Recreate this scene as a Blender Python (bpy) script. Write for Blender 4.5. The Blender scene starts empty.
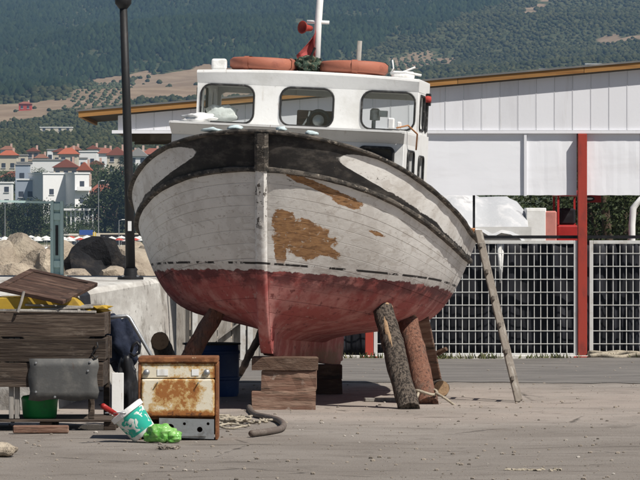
import bpy, bmesh, math, random
import numpy as np
from mathutils import Vector, Matrix, noise as mnoise
R = math.radians
sc = bpy.context.scene
col = sc.collection

# ---------------------------------------------------------------- camera, sky, sun, exposure
F = 4300.0                      # focal length in photo pixels (640 wide): a long telephoto
CAMH = 1.6
cam_d = bpy.data.cameras.new('camera'); cam = bpy.data.objects.new('camera', cam_d); col.objects.link(cam)
cam_d.sensor_width = 36.0; cam_d.lens = F / 640 * 36.0
cam_d.clip_start = 0.5; cam_d.clip_end = 9000
cam.location = (0, 0, CAMH); cam.rotation_euler = (R(90) - math.atan(5 / F), 0, 0)
sc.camera = cam
SUN = Vector((0.62, -0.50, 1.0)).normalized()      # towards the sun: right, behind the camera, high
w = bpy.data.worlds.new('World'); sc.world = w; w.use_nodes = True
wn = w.node_tree.nodes; wl = w.node_tree.links; wn.clear()
sky = wn.new('ShaderNodeTexSky'); sky.sky_type = 'NISHITA'; sky.sun_disc = False
sky.sun_elevation = math.asin(SUN.z); sky.sun_rotation = math.atan2(SUN.x, SUN.y)
sky.air_density = 1.0; sky.dust_density = 1.0; sky.altitude = 10
bg = wn.new('ShaderNodeBackground'); bg.inputs[1].default_value = 0.05
wo = wn.new('ShaderNodeOutputWorld'); wl.new(sky.outputs[0], bg.inputs[0]); wl.new(bg.outputs[0], wo.inputs[0])
sd = bpy.data.lights.new('sun', 'SUN'); sd.energy = 5.0; sd.angle = R(0.5); sd.color = (1.0, 0.95, 0.87)
sun = bpy.data.objects.new('sun', sd); col.objects.link(sun); sun.location = (20, -10, 40)
sun.rotation_euler = SUN.to_track_quat('Z', 'Y').to_euler()
vs = sc.view_settings
vs.view_transform = 'Standard'; vs.look = 'None'; vs.exposure = 0.2; vs.gamma = 1.0; vs.use_curve_mapping = False

rng = random.Random(7)

# ---------------------------------------------------------------- helpers
def P(px, py, d):
    return Vector(((px - 320) * d / F, d, CAMH + (235 - py) * d / F))
def GD(py):                      # distance at which the ground shows at this row
    return CAMH * F / (py - 235)
def GP(px, py, z=0.0):
    d = (CAMH - z) * F / (py - 235)
    return Vector(((px - 320) * d / F, d, z))

class MB:
    def __init__(s): s.v = []; s.f = []
    def add(s, vs_, fs):
        o = len(s.v); s.v += [tuple(p) for p in vs_]; s.f += [tuple(i + o for i in f) for f in fs]; return s
    def box(s, c, d, m=None):
        c = Vector(c); x, y, z = d[0] / 2, d[1] / 2, d[2] / 2
        ps = [Vector((a * x, b * y, e * z)) for e in (-1, 1) for b in (-1, 1) for a in (-1, 1)]
        if m is not None: ps = [m @ p for p in ps]
        return s.add([p + c for p in ps], [(0, 2, 3, 1), (4, 5, 7, 6), (0, 1, 5, 4), (2, 6, 7, 3), (0, 4, 6, 2), (1, 3, 7, 5)])
    def bb(s, x0, x1, y0, y1, z0, z1):
        return s.box(((x0 + x1) / 2, (y0 + y1) / 2, (z0 + z1) / 2), (abs(x1 - x0), abs(y1 - y0), abs(z1 - z0)))
    def beam(s, p0, p1, wx, wz, up=(0, 0, 1)):
        p0 = Vector(p0); p1 = Vector(p1); a = (p1 - p0); L = a.length; a.normalize()
        u = Vector(up); x = a.cross(u)
        if x.length < 1e-4: x = a.cross(Vector((0, 1, 0)))
        x.normalize(); z = x.cross(a)
        m = Matrix((x, a, z)).transposed()
        return s.box((p0 + p1) / 2, (wx, L, wz), m)
    def tube(s, pts, r, n=10, cap=True, jit=0.0, seed=1):
        pts = [Vector(p) for p in pts]; k = len(pts)
        rr = r if isinstance(r, (list, tuple)) else [r] * k
        rg = random.Random(seed); o = len(s.v); prev = None
        for i, p in enumerate(pts):
            a = (pts[min(i + 1, k - 1)] - pts[max(i - 1, 0)]).normalized()
            if prev is None:
                x = a.cross(Vector((0, 0, 1)))
                if x.length < 1e-3: x = a.cross(Vector((0, 1, 0)))
            else: x = prev - a * prev.dot(a)
            x.normalize(); prev = x; y = a.cross(x)
            for j in range(n):
                t = 2 * math.pi * j / n; q = rr[i] * (1 + rg.uniform(-jit, jit))
                s.v.append(tuple(p + x * math.cos(t) * q + y * math.sin(t) * q))
        for i in range(k - 1):
            for j in range(n):
                a = o + i * n + j; b = o + i * n + (j + 1) % n
                s.f.append((a, b, b + n, a + n))
        if cap: s.f.append(tuple(o + j for j in reversed(range(n)))); s.f.append(tuple(o + (k - 1) * n + j for j in range(n)))
        return s
    def lathe(s, prof, n=24, c=(0, 0, 0), m=None):
        o = len(s.v); c = Vector(c)
        for (r, z) in prof:
            for j in range(n):
                t = 2 * math.pi * j / n; p = Vector((r * math.cos(t), r * math.sin(t), z))
                if m is not None: p = m @ p
                s.v.append(tuple(p + c))
        for i in range(len(prof) - 1):
            for j in range(n):
                a = o + i * n + j; b = o + i * n + (j + 1) % n
                s.f.append((a, b, b + n, a + n))
        return s
    def grid(s, rows):
        o = len(s.v); n = len(rows[0])
        for r_ in rows: s.v += [tuple(p) for p in r_]
        for i in range(len(rows) - 1):
            for j in range(n - 1):
                a = o + i * n + j; s.f.append((a, a + 1, a + n + 1, a + n))
        return s
    def blob(s, c, r, seed=0, sub=2, amp=0.25, freq=1.3, floor=None):
        bm = bmesh.new(); bmesh.ops.create_icosphere(bm, subdivisions=sub, radius=1)
        off = Vector((seed * 7.3, seed * 3.1, seed * 1.7)); c = Vector(c); r = Vector(r) if not isinstance(r, (int, float)) else Vector((r, r, r))
        o = len(s.v)
        for v_ in bm.verts:
            k = 1 + amp * mnoise.noise(v_.co * freq + off) * 2 + amp * 0.5 * mnoise.noise(v_.co * freq * 2.7 + off)
            p = Vector((v_.co.x * r.x, v_.co.y * r.y, v_.co.z * r.z)) * k + c
            if floor is not None and p.z < floor: p.z = floor + 0.002
            s.v.append(tuple(p))
        for f_ in bm.faces: s.f.append(tuple(o + v_.index for v_ in f_.verts))
        bm.free(); return s
    def mesh(s, name, smooth=False):
        me = bpy.data.meshes.new(name); me.from_pydata(s.v, [], s.f)
        bm = bmesh.new(); bm.from_mesh(me); bmesh.ops.recalc_face_normals(bm, faces=bm.faces); bm.to_mesh(me); bm.free()
        if smooth: me.polygons.foreach_set('use_smooth', [True] * len(me.polygons))
        me.update(); return me
    def build(s, name, mat, parent=None, smooth=False, bevel=0, seg=1, sharp=None, normals=True):
        me = s.mesh(name, smooth)
        return link(name, me, mat, parent, bevel, seg, sharp)

def link(name, me, mat, parent=None, bevel=0, seg=1, sharp=None):
    o = bpy.data.objects.new(name, me); col.objects.link(o)
    if mat is not None and not me.materials: me.materials.append(mat)
    if parent is not None: o.parent = parent
    if bevel:
        b = o.modifiers.new('bevel', 'BEVEL'); b.width = bevel; b.segments = seg; b.limit_method = 'ANGLE'; b.angle_limit = R(40)
    if sharp:
        me.polygons.foreach_set('use_smooth', [True] * len(me.polygons)); me.set_sharp_from_angle(angle=R(sharp))
    return o
def tag(o, label, cat, group=None):
    o['label'] = label; o['category'] = cat
    if group: o['group'] = group
    return o
def struct(o): o['kind'] = 'structure'; return o
def stuff(o): o['kind'] = 'stuff'; return o
def thing(name, label, cat, loc=(0, 0, 0), rot=(0, 0, 0), group=None):
    o = bpy.data.objects.new(name, None); col.objects.link(o); o.empty_display_size = 0.2
    o.location = loc; o.rotation_euler = rot; return tag(o, label, cat, group)
def copy_tree(o, parent=None):
    c = o.copy(); col.objects.link(c); c.parent = parent
    for ch in list(o.children): copy_tree(ch, c)
    return c
def shared(name, me, mat, parent, loc, rot=(0, 0, 0), scale=(1, 1, 1)):
    o = bpy.data.objects.new(name, me); col.objects.link(o); o.parent = parent
    o.location = loc; o.rotation_euler = rot; o.scale = scale
    if mat is not None and not me.materials: me.materials.append(mat)
    return o
def panel_holes(outline, holes, thick):
    """flat sheet in XZ (thickness along Y) with real openings"""
    cu = bpy.data.curves.new('tmp', 'CURVE'); cu.dimensions = '2D'; cu.fill_mode = 'BOTH'; cu.extrude = thick / 2
    for loop in [outline] + holes:
        sp = cu.splines.new('POLY'); sp.points.add(len(loop) - 1); sp.use_cyclic_u = True
        for i, (x, z) in enumerate(loop): sp.points[i].co = (x, z, 0, 1)
    ob = bpy.data.objects.new('tmp', cu); col.objects.link(ob)
    dg = bpy.context.evaluated_depsgraph_get(); me = bpy.data.meshes.new_from_object(ob.evaluated_get(dg))
    bpy.data.objects.remove(ob); bpy.data.curves.remove(cu)
    me.transform(Matrix.Rotation(R(90), 4, 'X')); me.materials.clear(); return me
def rrect(cx, cz, w_, h_, r, n=5):
    pts = []
    for (sx, sz, a0) in ((1, 1, 0), (-1, 1, 90), (-1, -1, 180), (1, -1, 270)):
        for i in range(n + 1):
            a = R(a0 + 90 * i / n); pts.append((cx + sx * (w_ / 2 - r) + r * math.cos(a), cz + sz * (h_ / 2 - r) + r * math.sin(a)))
    return pts

# ---------------------------------------------------------------- procedural materials
class NT:
    def __init__(s, name):
        s.m = bpy.data.materials.new(name); s.m.use_nodes = True
        s.t = s.m.node_tree; s.n = s.t.nodes; s.n.clear()
        s.out = s.n.new('ShaderNodeOutputMaterial'); s.b = s.n.new('ShaderNodeBsdfPrincipled')
        s.t.links.new(s.b.outputs[0], s.out.inputs[0]); s._tc = None
    def L(s, a, b):
        if hasattr(a, 'is_output'): s.t.links.new(a, b)
        elif isinstance(a, (tuple, list)) and len(a) == 3 and b.type == 'RGBA': b.default_value = (*a, 1)
        else: b.default_value = a
    def coord(s, k='Object'):
        if k == 'Position': return s.n.new('ShaderNodeNewGeometry').outputs['Position']
        if s._tc is None: s._tc = s.n.new('ShaderNodeTexCoord')
        return s._tc.outputs[k]
    def scale(s, vec, sx, off=(0, 0, 0)):
        m = s.n.new('ShaderNodeMapping'); s.L(vec, m.inputs[0]); m.inputs['Location'].default_value = off
        m.inputs['Scale'].default_value = sx if isinstance(sx, (tuple, list)) else (sx, sx, sx); return m.outputs[0]
    def noise(s, vec, sx=1, detail=4, rough=0.6, off=(0, 0, 0), dist=0.0):
        t = s.n.new('ShaderNodeTexNoise'); s.L(s.scale(vec, sx, off), t.inputs['Vector']); t.inputs['Scale'].default_value = 1
        t.inputs['Detail'].default_value = detail; t.inputs['Roughness'].default_value = rough; t.inputs['Distortion'].default_value = dist
        return t.outputs['Fac']
    def vor(s, vec, sx=1, feature='F1', out='Distance'):
        t = s.n.new('ShaderNodeTexVoronoi'); t.feature = feature; s.L(s.scale(vec, sx), t.inputs['Vector']); t.inputs['Scale'].default_value = 1
        return t.outputs[out]
    def ss(s, x, lo, hi, a=0.0, b=1.0):
        t = s.n.new('ShaderNodeMapRange'); t.interpolation_type = 'SMOOTHSTEP'; s.L(x, t.inputs[0])
        for i, q in enumerate((lo, hi, a, b)): t.inputs[i + 1].default_value = q
        return t.outputs[0]
    def ma(s, op, a, b=0.0, c=0.0):
        t = s.n.new('ShaderNodeMath'); t.operation = op; s.L(a, t.inputs[0]); s.L(b, t.inputs[1]); s.L(c, t.inputs[2]); return t.outputs[0]
    def mix(s, f, a, b, mode='MIX'):
        t = s.n.new('ShaderNodeMix'); t.data_type = 'RGBA'; t.blend_type = mode; s.L(f, t.inputs[0]); s.L(a, t.inputs[6]); s.L(b, t.inputs[7]); return t.outputs[2]
    def sep(s, v_):
        t = s.n.new('ShaderNodeSeparateXYZ'); s.L(v_, t.inputs[0]); return t.outputs
    def attr(s, name, out='Fac'):
        t = s.n.new('ShaderNodeAttribute'); t.attribute_name = name; return t.outputs[out]
    def rnd(s):
        return s.n.new('ShaderNodeObjectInfo').outputs['Random']
    def bump(s, h, strength=0.3, dist=0.02):
        t = s.n.new('ShaderNodeBump'); t.inputs['Strength'].default_value = strength; t.inputs['Distance'].default_value = dist
        s.L(h, t.inputs['Height']); s.L(t.outputs[0], s.b.inputs['Normal'])
    def fin(s, c, rough=0.8, metal=0.0, spec=0.3):
        s.L(c, s.b.inputs['Base Color']); s.L(rough, s.b.inputs['Roughness']); s.L(metal, s.b.inputs['Metallic'])
        s.b.inputs['Specular IOR Level'].default_value = spec; return s.m

def surf(name, base, layers=(), rough=0.8, metal=0.0, spec=0.3, bump=0.0, bs=30, bd=0.02, coord='Object', vary=0.0):
    """base colour with noise-masked layers: (colour, scale, lo, hi[, amount])"""
    t = NT(name); co = t.coord(coord); c = base
    if vary:
        r_ = t.rnd(); co2 = t.n.new('ShaderNodeVectorMath'); co2.operation = 'ADD'; t.L(co, co2.inputs[0])
        sc_ = t.ma('MULTIPLY', r_, 37.0); t.L(sc_, co2.inputs[1]); co = co2.outputs[0]
    for i, l in enumerate(layers):
        f = t.ss(t.noise(co, l[1], 6, 0.65, (i * 3.7, i * 1.9, i * 5.3)), l[2], l[3], 0.0, l[4] if len(l) > 4 else 1.0)
        c = t.mix(f, c, l[0])
    if vary:
        c = t.mix(1.0, c, t.mix(t.ma('MULTIPLY', t.rnd(), 1.0), (1 - vary,) * 3, (1 + vary,) * 3), 'MULTIPLY')
    if bump: t.bump(t.noise(co, bs, 6, 0.65), bump, bd)
    return t.fin(c, rough, metal, spec)

MT = {}
MT['white_paint'] = surf('white_paint', (0.76, 0.76, 0.75), [((0.58, 0.57, 0.54), 2.6, 0.48, 0.7, 0.6), ((0.42, 0.37, 0.31), (16, 16, 2.2), 0.6, 0.74, 0.5), ((0.25, 0.13, 0.07), (22, 22, 4), 0.665, 0.73, 0.65), ((0.2, 0.19, 0.18), 30, 0.66, 0.72, 0.5)], 0.5, bump=0.1, bs=20)
MT['rubber'] = surf('rubber', (0.02, 0.02, 0.02), [((0.12, 0.115, 0.11), 14, 0.5, 0.75)], 0.6)
MT['old_wood'] = surf('old_wood', (0.08, 0.048, 0.033), [((0.14, 0.095, 0.07), (6, 6, 25), 0.42, 0.7), ((0.035, 0.026, 0.02), (3, 3, 9), 0.52, 0.75), ((0.3, 0.26, 0.21), (40, 40, 5), 0.62, 0.75, 0.6)], 0.9, bump=0.6, bs=(20, 20, 60), vary=0.3)
MT['bin_wood'] = surf('bin_wood', (0.050, 0.035, 0.026), [((0.105, 0.080, 0.062), (2, 8, 26), 0.44, 0.62), ((0.025, 0.019, 0.016), (1.1, 5, 9), 0.5, 0.68), ((0.03, 0.022, 0.018), (2.5, 9, 70), 0.57, 0.63, .8), ((0.16, 0.13, 0.105), (5, 5, 12), 0.6, 0.72, 0.6)], 0.92, bump=0.6, bs=(5, 20, 70), vary=0.3)
MT['dark_wood'] = surf('dark_wood', (0.055, 0.03, 0.022), [((0.12, 0.075, 0.055), (5, 30, 30), 0.45, 0.7), ((0.02, 0.014, 0.012), (3, 12, 12), 0.5, 0.7)], 0.85, bump=0.5, bs=(8, 50, 50), vary=0.25)
MT['grey_wood'] = surf('grey_wood', (0.30, 0.28, 0.255), [((0.17, 0.15, 0.13), (10, 10, 3), 0.45, 0.7), ((0.5, 0.48, 0.45), (20, 20, 2.5), 0.55, 0.75, 0.7)], 0.9, bump=0.5, bs=(40, 40, 6), vary=0.2)
MT['ladder_wood'] = surf('ladder_wood', (0.19, 0.165, 0.14), [((0.30, 0.275, 0.245), (12, 12, 3), 0.48, 0.68), ((0.08, 0.065, 0.052), (16, 16, 4), 0.56, 0.7)], 0.92, bump=0.5, bs=(40, 40, 6))
MT['block_wood'] = surf('block_wood', (0.16, 0.088, 0.062), [((0.25, 0.165, 0.122), (2, 9, 18), 0.45, 0.62), ((0.06, 0.04, 0.028), (2.2, 7, 12), 0.55, 0.68), ((0.035, 0.024, 0.018), (3, 8, 80), 0.6, 0.65, .85), ((0.40, 0.35, 0.30), 6, 0.6, 0.72, 0.6)], 0.9, bump=0.7, bs=(6, 30, 60), vary=0.3)
MT['pine_bark'] = surf('pine_bark', (0.13, 0.105, 0.085), [((0.03, 0.024, 0.02), (46, 46, 18), 0.45, 0.56), ((0.27, 0.225, 0.185), (60, 60, 26), 0.56, 0.68, 0.85)], 0.95, bump=1.0, bs=(50, 50, 20), bd=0.03)
MT['red_log'] = surf('red_log', (0.22, 0.105, 0.07), [((0.085, 0.042, 0.03), (38, 38, 7), 0.48, 0.62), ((0.33, 0.21, 0.155), (44, 44, 9), 0.56, 0.68, 0.8), ((0.13, 0.10, 0.08), 6, 0.5, 0.65, .6)], 0.9, bump=0.9, bs=(60, 60, 12), bd=.03)
MT['cut_wood'] = surf('cut_wood', (0.33, 0.22, 0.13), [((0.2, 0.13, 0.08), 30, 0.5, 0.7)], 0.9, bump=0.3)
MT['orange_ring'] = surf('orange_ring', (0.35, 0.125, 0.08), [((0.24, 0.08, 0.055), 5, 0.48, 0.7), ((0.5, 0.2, 0.12), 12, 0.58, 0.75, 0.7)], 0.65, bump=0.15)
MT['red_cloth'] = surf('red_cloth', (0.38, 0.05, 0.042), [((0.22, 0.02, 0.018), 9, 0.5, 0.7)], 0.85)
MT['red_paint'] = surf('red_paint', (0.34, 0.045, 0.03), [((0.22, 0.04, 0.03), (6, 6, 2), 0.5, 0.7), ((0.45, 0.17, 0.12), 25, 0.66, 0.78, 0.6)], 0.55, bump=0.1)
MT['net'] = surf('net', (0.05, 0.085, 0.06), [((0.25, 0.22, 0.15), 25, 0.52, 0.62), ((0.4, 0.4, 0.38), 30, 0.64, 0.7)], 0.9, bump=1.0, bs=60, bd=0.03)
MT['white_cloth'] = surf('white_cloth', (0.75, 0.75, 0.74), [((0.5, 0.49, 0.46), 6, 0.5, 0.75)], 0.85, bump=0.3)
MT['cover_cloth'] = surf('cover_cloth', (0.42, 0.43, 0.45), [((0.55, 0.55, 0.56), 2.5, .45, .65), ((0.26, .26, .27), (2, 2, 5), .56, .7)], .85, bump=.3)
MT['flag_red'] = surf('flag_red', (0.40, 0.085, 0.08), [((0.27, 0.045, 0.045), 9, .45, .65)], .85)
MT['dark_metal'] = surf('dark_metal', (0.014, 0.014, 0.015), [((0.035, 0.029, 0.025), 12, 0.55, 0.75)], 0.55, 0.0, bump=0.15)
MT['steel'] = surf('steel', (0.38, 0.39, 0.40), [((0.2, 0.19, 0.18), 9, 0.5, 0.75)], 0.42, 0.7, bump=0.15)
MT['grey_sheet'] = surf('grey_sheet', (0.10, 0.10, 0.098), [((0.16, 0.155, 0.145), 7, 0.45, 0.7), ((0.10, 0.06, 0.04), (20, 20, 6), 0.6, 0.75, 0.7)], 0.6, 0.3, bump=0.15)
MT['turquoise'] = surf('turquoise', (0.36, 0.49, 0.48), [((0.46, 0.57, 0.55), (6, 6, 2), 0.5, 0.7), ((0.16, 0.1, 0.06), (30, 30, 12), 0.62, 0.74, 0.8)], 0.6, bump=0.1)
MT['blue_plastic'] = surf('blue_plastic', (0.012, 0.045, 0.17), [((0.03, 0.07, 0.2), 6, 0.5, 0.7)], 0.45)
MT['green_plastic'] = surf('green_plastic', (0.01, 0.24, 0.05), [((0.02, 0.17, 0.05), 9, 0.5, 0.7)], 0.4)
MT['yellow'] = surf('yellow', (0.42, 0.27, 0.03), [((0.3, 0.19, 0.04), 6, 0.5, 0.75), ((0.5, 0.42, 0.2), 20, 0.62, 0.75)], 0.6, bump=0.1)
MT['black_plastic'] = surf('black_plastic', (0.012, 0.012, 0.014), [((0.03, 0.03, 0.032), 12, 0.5, 0.7)], 0.42)
MT['navy_cloth'] = surf('navy_cloth', (0.012, 0.017, 0.035), [((0.03, 0.035, 0.055), 9, 0.5, 0.7)], 0.9, bump=0.4)
MT['rope'] = surf('rope', (0.42, 0.37, 0.29), [((0.26, 0.22, 0.17), 40, 0.45, 0.65)], 0.95, bump=0.6, bs=120)
MT['orange_rope'] = surf('orange_rope', (0.38, 0.18, 0.08), [((0.35, 0.2, 0.12), 30, 0.5, 0.7)], 0.95)
MT['clad'] = surf('clad', (0.70, 0.705, 0.74), [((0.62, 0.62, 0.65), (3, 3, 0.7), 0.5, 0.75, 0.7), ((0.46, 0.43, 0.39), (11, 11, 0.8), 0.58, 0.74, 0.35), ((0.3, 0.2, 0.13), (24, 24, 3), 0.68, 0.74, 0.4)], 0.55, bump=0.05, vary=0.06)
MT['tarp'] = surf('tarp', (0.80, 0.81, 0.85), [((0.72, 0.72, 0.75), (0.6, 0.6, 3.5), 0.45, 0.7, 0.8), ((0.55, 0.53, 0.5), (7, 7, 1.2), 0.62, 0.76, 0.35)], 0.6, bump=0.05, bs=(1, 1, 5), bd=0.03)
MT['fascia'] = surf('fascia', (0.33, 0.17, 0.055), [((0.22, 0.10, 0.03), (1.2, 8, 20), 0.45, 0.7), ((0.42, 0.27, 0.12), (3, 10, 20), 0.6, 0.75)], 0.75, vary=0.15)
MT['roof_sheet'] = surf('roof_sheet', (0.16, 0.16, 0.16), [((0.24, 0.22, 0.2), 1.5, 0.5, 0.7)], 0.6, 0.3)
MT['soffit'] = surf('soffit', (0.09, 0.075, 0.055), [((0.05, 0.04, 0.03), 4, 0.5, 0.7)], 0.9)
MT['fence_white'] = surf('fence_white', (0.56, 0.56, 0.545), [((0.42, 0.39, 0.35), 6, 0.48, 0.7), ((0.25, 0.12, 0.06), 18, 0.68, 0.78, 0.7)], 0.6)
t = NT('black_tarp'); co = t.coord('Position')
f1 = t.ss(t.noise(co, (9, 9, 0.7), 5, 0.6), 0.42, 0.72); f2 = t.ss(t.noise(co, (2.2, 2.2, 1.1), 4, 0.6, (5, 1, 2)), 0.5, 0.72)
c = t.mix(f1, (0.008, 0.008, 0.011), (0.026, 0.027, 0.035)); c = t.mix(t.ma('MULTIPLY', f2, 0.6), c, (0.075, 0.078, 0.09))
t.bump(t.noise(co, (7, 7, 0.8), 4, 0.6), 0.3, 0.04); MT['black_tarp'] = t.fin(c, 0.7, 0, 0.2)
MT['concrete'] = surf('concrete', (0.42, 0.40, 0.37), [((0.58, 0.565, 0.53), (1.4, .35, 2.4), 0.42, 0.62), ((0.20, 0.18, 0.155), (3, .55, 1.6), 0.53, 0.66, 0.8), ((0.12, 0.105, 0.09), (6, 1.2, 4), 0.57, 0.67, 0.6), ((0.1, 0.09, 0.08), (14, 3, 14), 0.6, 0.7, 0.7)], 0.92, bump=0.5, bs=14)
MT['rock'] = surf('rock', (0.32, 0.265, 0.205), [((0.42, 0.36, 0.28), 2.2, 0.45, 0.65), ((0.13, 0.105, 0.085), 3.6, 0.55, 0.72), ((0.5, 0.46, 0.4), 14, 0.6, 0.75, 0.6)], 0.95, bump=1.0, bs=7, bd=0.08, vary=0.15)
MT['dark_rock'] = surf('dark_rock', (0.010, 0.010, 0.012), [((0.035, 0.03, 0.027), 3, 0.5, 0.72)], 0.9, bump=0.8, bs=7, bd=0.06)  # near-black rock with slightly lighter patches
MT['pebble'] = surf('pebble', (0.27, 0.23, 0.19), [((0.14, 0.12, 0.1), 3, 0.45, 0.6), ((0.45, 0.42, 0.38), 5, 0.56, 0.66)], 0.9, coord='Position')
# glass: thin clear pane
t = NT('glass'); t.n.remove(t.b); tr = t.n.new('ShaderNodeBsdfTransparent'); tr.inputs[0].default_value = (0.95, 0.97, 0.965, 1)
gl = t.n.new('ShaderNodeBsdfGlossy'); gl.inputs['Roughness'].default_value = 0.04; 
mx = t.n.new('ShaderNodeMixShader'); mx.inputs[0].default_value = 0.06; t.L(tr.outputs[0], mx.inputs[1]); t.L(gl.outputs[0], mx.inputs[2]); t.L(mx.outputs[0], t.out.inputs[0]); MT['glass'] = t.m
MT['dark_glass'] = surf('dark_glass', (0.012, 0.013, 0.016), (), 0.08, 0, 0.5)
def plain(name, c, rough=0.8, metal=0.0, var=0.25):
    d_ = tuple(x * (1 - var) for x in c); MT[name] = surf(name, c, [(d_, 6, 0.45, 0.72)], rough, metal); return MT[name]

# ---------------------------------------------------------------- ground
t = NT('yard_ground'); co = t.coord('Position')
n1 = t.noise(co, 0.5, 6, 0.65); n2 = t.noise(co, (1.1, 2.6, 1), 7, 0.7, (3, 8, 0)); n3 = t.noise(co, (46, 11, 1), 6, 0.75)
c = t.mix(t.ss(n1, 0.35, 0.65), (0.195, 0.171, 0.150), (0.270, 0.242, 0.216))
c = t.mix(t.ss(n2, 0.52, 0.7), c, (0.135, 0.112, 0.095)); c = t.mix(t.ss(n2, 0.40, 0.26), c, (0.32, 0.285, 0.25))
c = t.mix(t.ss(n3, 0.58, 0.74, 0, 0.7), c, (0.40, 0.36, 0.325)); c = t.mix(t.ss(n3, 0.44, 0.30, 0, 0.8), c, (0.10, 0.085, 0.072))
dus = t.ma('MULTIPLY', t.ss(t.sep(co)[1], 35.0, 38.5), t.ss(t.sep(co)[1], 47.0, 43.0)); c = t.mix(t.ma('MULTIPLY', dus, t.ss(t.noise(co, (.8, .5, 1), 5, .6, (2, 2, 0)), .36, .6, .15, .6)), c, (0.36, 0.305, 0.268)); c = t.mix(t.ss(t.sep(co)[1], 37.0, 31.0, 0, .45), c, (0.15, 0.13, 0.112))
cr = t.vor(t.coord('Position'), (0.32, 0.55, 1), 'DISTANCE_TO_EDGE')
wob = t.ma('ADD', cr, t.ma('MULTIPLY', t.noise(co, 3, 5), 0.06)); c = t.mix(t.ss(wob, 0.026, 0.036, 0.75, 0), c, (0.06, 0.05, 0.042))
st = t.noise(co, (0.7, 1.5, 1), 5, 0.6, (11, 4, 0)); c = t.mix(t.ss(st, 0.62, 0.72, 0, 0.65), c, (0.085, 0.072, 0.062))
n4 = t.noise(co, (95, 22, 1), 5, 0.8, (7, 3, 0)); c = t.mix(t.ss(n4, .55, .68, 0, .6), c, (0.42, 0.385, 0.35)); c = t.mix(t.ss(n4, .44, .33, 0, .65), c, (0.095, 0.08, 0.068))
n5 = t.noise(co, (2.2, .9, 1), 6, .7, (15, 6, 0)); c = t.mix(t.ss(n5, .56, .68, 0, .5), c, (0.125, 0.108, 0.094))
hgt = t.ma('ADD', t.ma('MULTIPLY', n3, 0.35), t.ma('ADD', n2, t.ss(wob, 0.02, 0.04)))
t.bump(hgt, 0.55, 0.03); MT['yard'] = t.fin(c, 0.95, 0, 0.2)
t = NT('asphalt'); co = t.coord('Position'); n2 = t.noise(co, (0.9, 2.2, 1), 6, 0.65); n3 = t.noise(co, 40, 4, 0.7)
c = t.mix(t.ss(n2, 0.35, 0.68), (0.115, 0.106, 0.098), (0.185, 0.170, 0.156)); c = t.mix(t.ss(n3, 0.5, 0.75, 0, 0.6), c, (0.21, 0.2, 0.19)); c = t.mix(t.ss(t.noise(co, (1.4, 4, 1), 6, 0.7, (9, 2, 0)), 0.6, 0.72, 0, 0.6), c, (0.24, 0.21, 0.18))
t.bump(n3, 0.4, 0.02); MT['asphalt'] = t.fin(c, 0.9, 0, 0.3)

def fz(x, y):
    return 0.018 * mnoise.noise(Vector((x * 0.6, y * 0.35, 1.0))) + 0.006 * mnoise.noise(Vector((x * 3, y * 2.0, 4.0)))
m = MB()
xs = np.concatenate([[-60, -30, -15], np.linspace(-8, 8, 81), [15, 40, 120]]); ys = np.concatenate([[-10, 5, 15], np.linspace(22, 58, 121), [64, 72, 85, 110, 140]])
def gz(x, y):
    k = min(1, max(0, (9 - abs(x)) / 2)) * min(1, max(0, (60 - y) / 3)) * min(1, max(0, (y - 20) / 3)); return fz(x, y) * k
rows = []
for y in ys: rows.append([(x, y, gz(x, y)) for x in xs])
n = len(xs)
o0 = len(m.v)
for r_ in rows: m.v += r_
for i in range(len(ys) - 1):
    for j in range(n - 1):
        if ys[i] >= 64 and xs[j] < -5: continue      # the basin beyond the quay
        a = i * n + j; m.f.append((a, a + 1, a + n + 1, a + n))
g = m.build('ground', MT['yard'], smooth=True); struct(g)
m = MB()     # asphalt lane in front of the shed: a thin worn layer with a ragged near edge
nx = 120
near = []; far = []
for i in range(nx + 1):
    x = -4 + 16 * i / nx; e = 46.6 + 0.5 * mnoise.noise(Vector((x * 0.7, 2, 0))) + 0.35 * mnoise.noise(Vector((x * 3, 5, 0))) - (0.25 * x if x < 0 else 0)
    near.append((x, e)); far.append((x, 55.6))
rows = []
for k in range(13):
    rows.append([(a[0], a[1] + (b[1] - a[1]) * k / 12, gz(a[0], a[1] + (b[1] - a[1]) * k / 12) + 0.006) for a, b in zip(near, far)])
m.grid(rows); struct(m.build('asphalt_lane', MT['asphalt'], smooth=True))
# ---------------------------------------------------------------- the boat
PSI = R(6.3); HEEL = R(2.7)
def pch(xs_, ys_):
    xs_ = np.array(xs_, float); ys_ = np.array(ys_, float); h = np.diff(xs_); d = np.diff(ys_) / h
    mm = np.zeros(len(xs_)); mm[0] = d[0]; mm[-1] = d[-1]
    for i in range(1, len(xs_) - 1):
        mm[i] = 0 if d[i - 1] * d[i] <= 0 else 2 * d[i - 1] * d[i] / (d[i - 1] + d[i])
    def fn(x):
        x = min(max(x, xs_[0]), xs_[-1]); i = int(min(max(np.searchsorted(xs_, x) - 1, 0), len(h) - 1)); q = (x - xs_[i]) / h[i]
        return float((2*q**3 - 3*q*q + 1) * ys_[i] + (q**3 - 2*q*q + q) * h[i] * mm[i] + (-2*q**3 + 3*q*q) * ys_[i + 1] + (q**3 - q*q) * h[i] * mm[i + 1])
    return fn
SL = 8.2
zg_f = pch([0, .25, .6, 1.1, 1.7, 2.5, 3.5, 4.5, 6, 8.2], [2.515, 2.465, 2.385, 2.255, 2.09, 1.90, 1.74, 1.65, 1.60, 1.68])
hb_f = pch([0, 1, 2.5, 4, 8.2], [.31, .29, .26, .21, .19])
stem_f = pch([.2, .35, .5, .7, 1.0, 1.3, 1.8, 2.2, 2.55, 2.8], [1.75, 1.4, 1.15, .90, .63, .45, .24, .1, 0, -.05])
def zk_f(s): return .68 - .032 * s + (0.55 * ((s - 5.2) / 3.0) ** 2 if s > 5.2 else 0)
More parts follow.
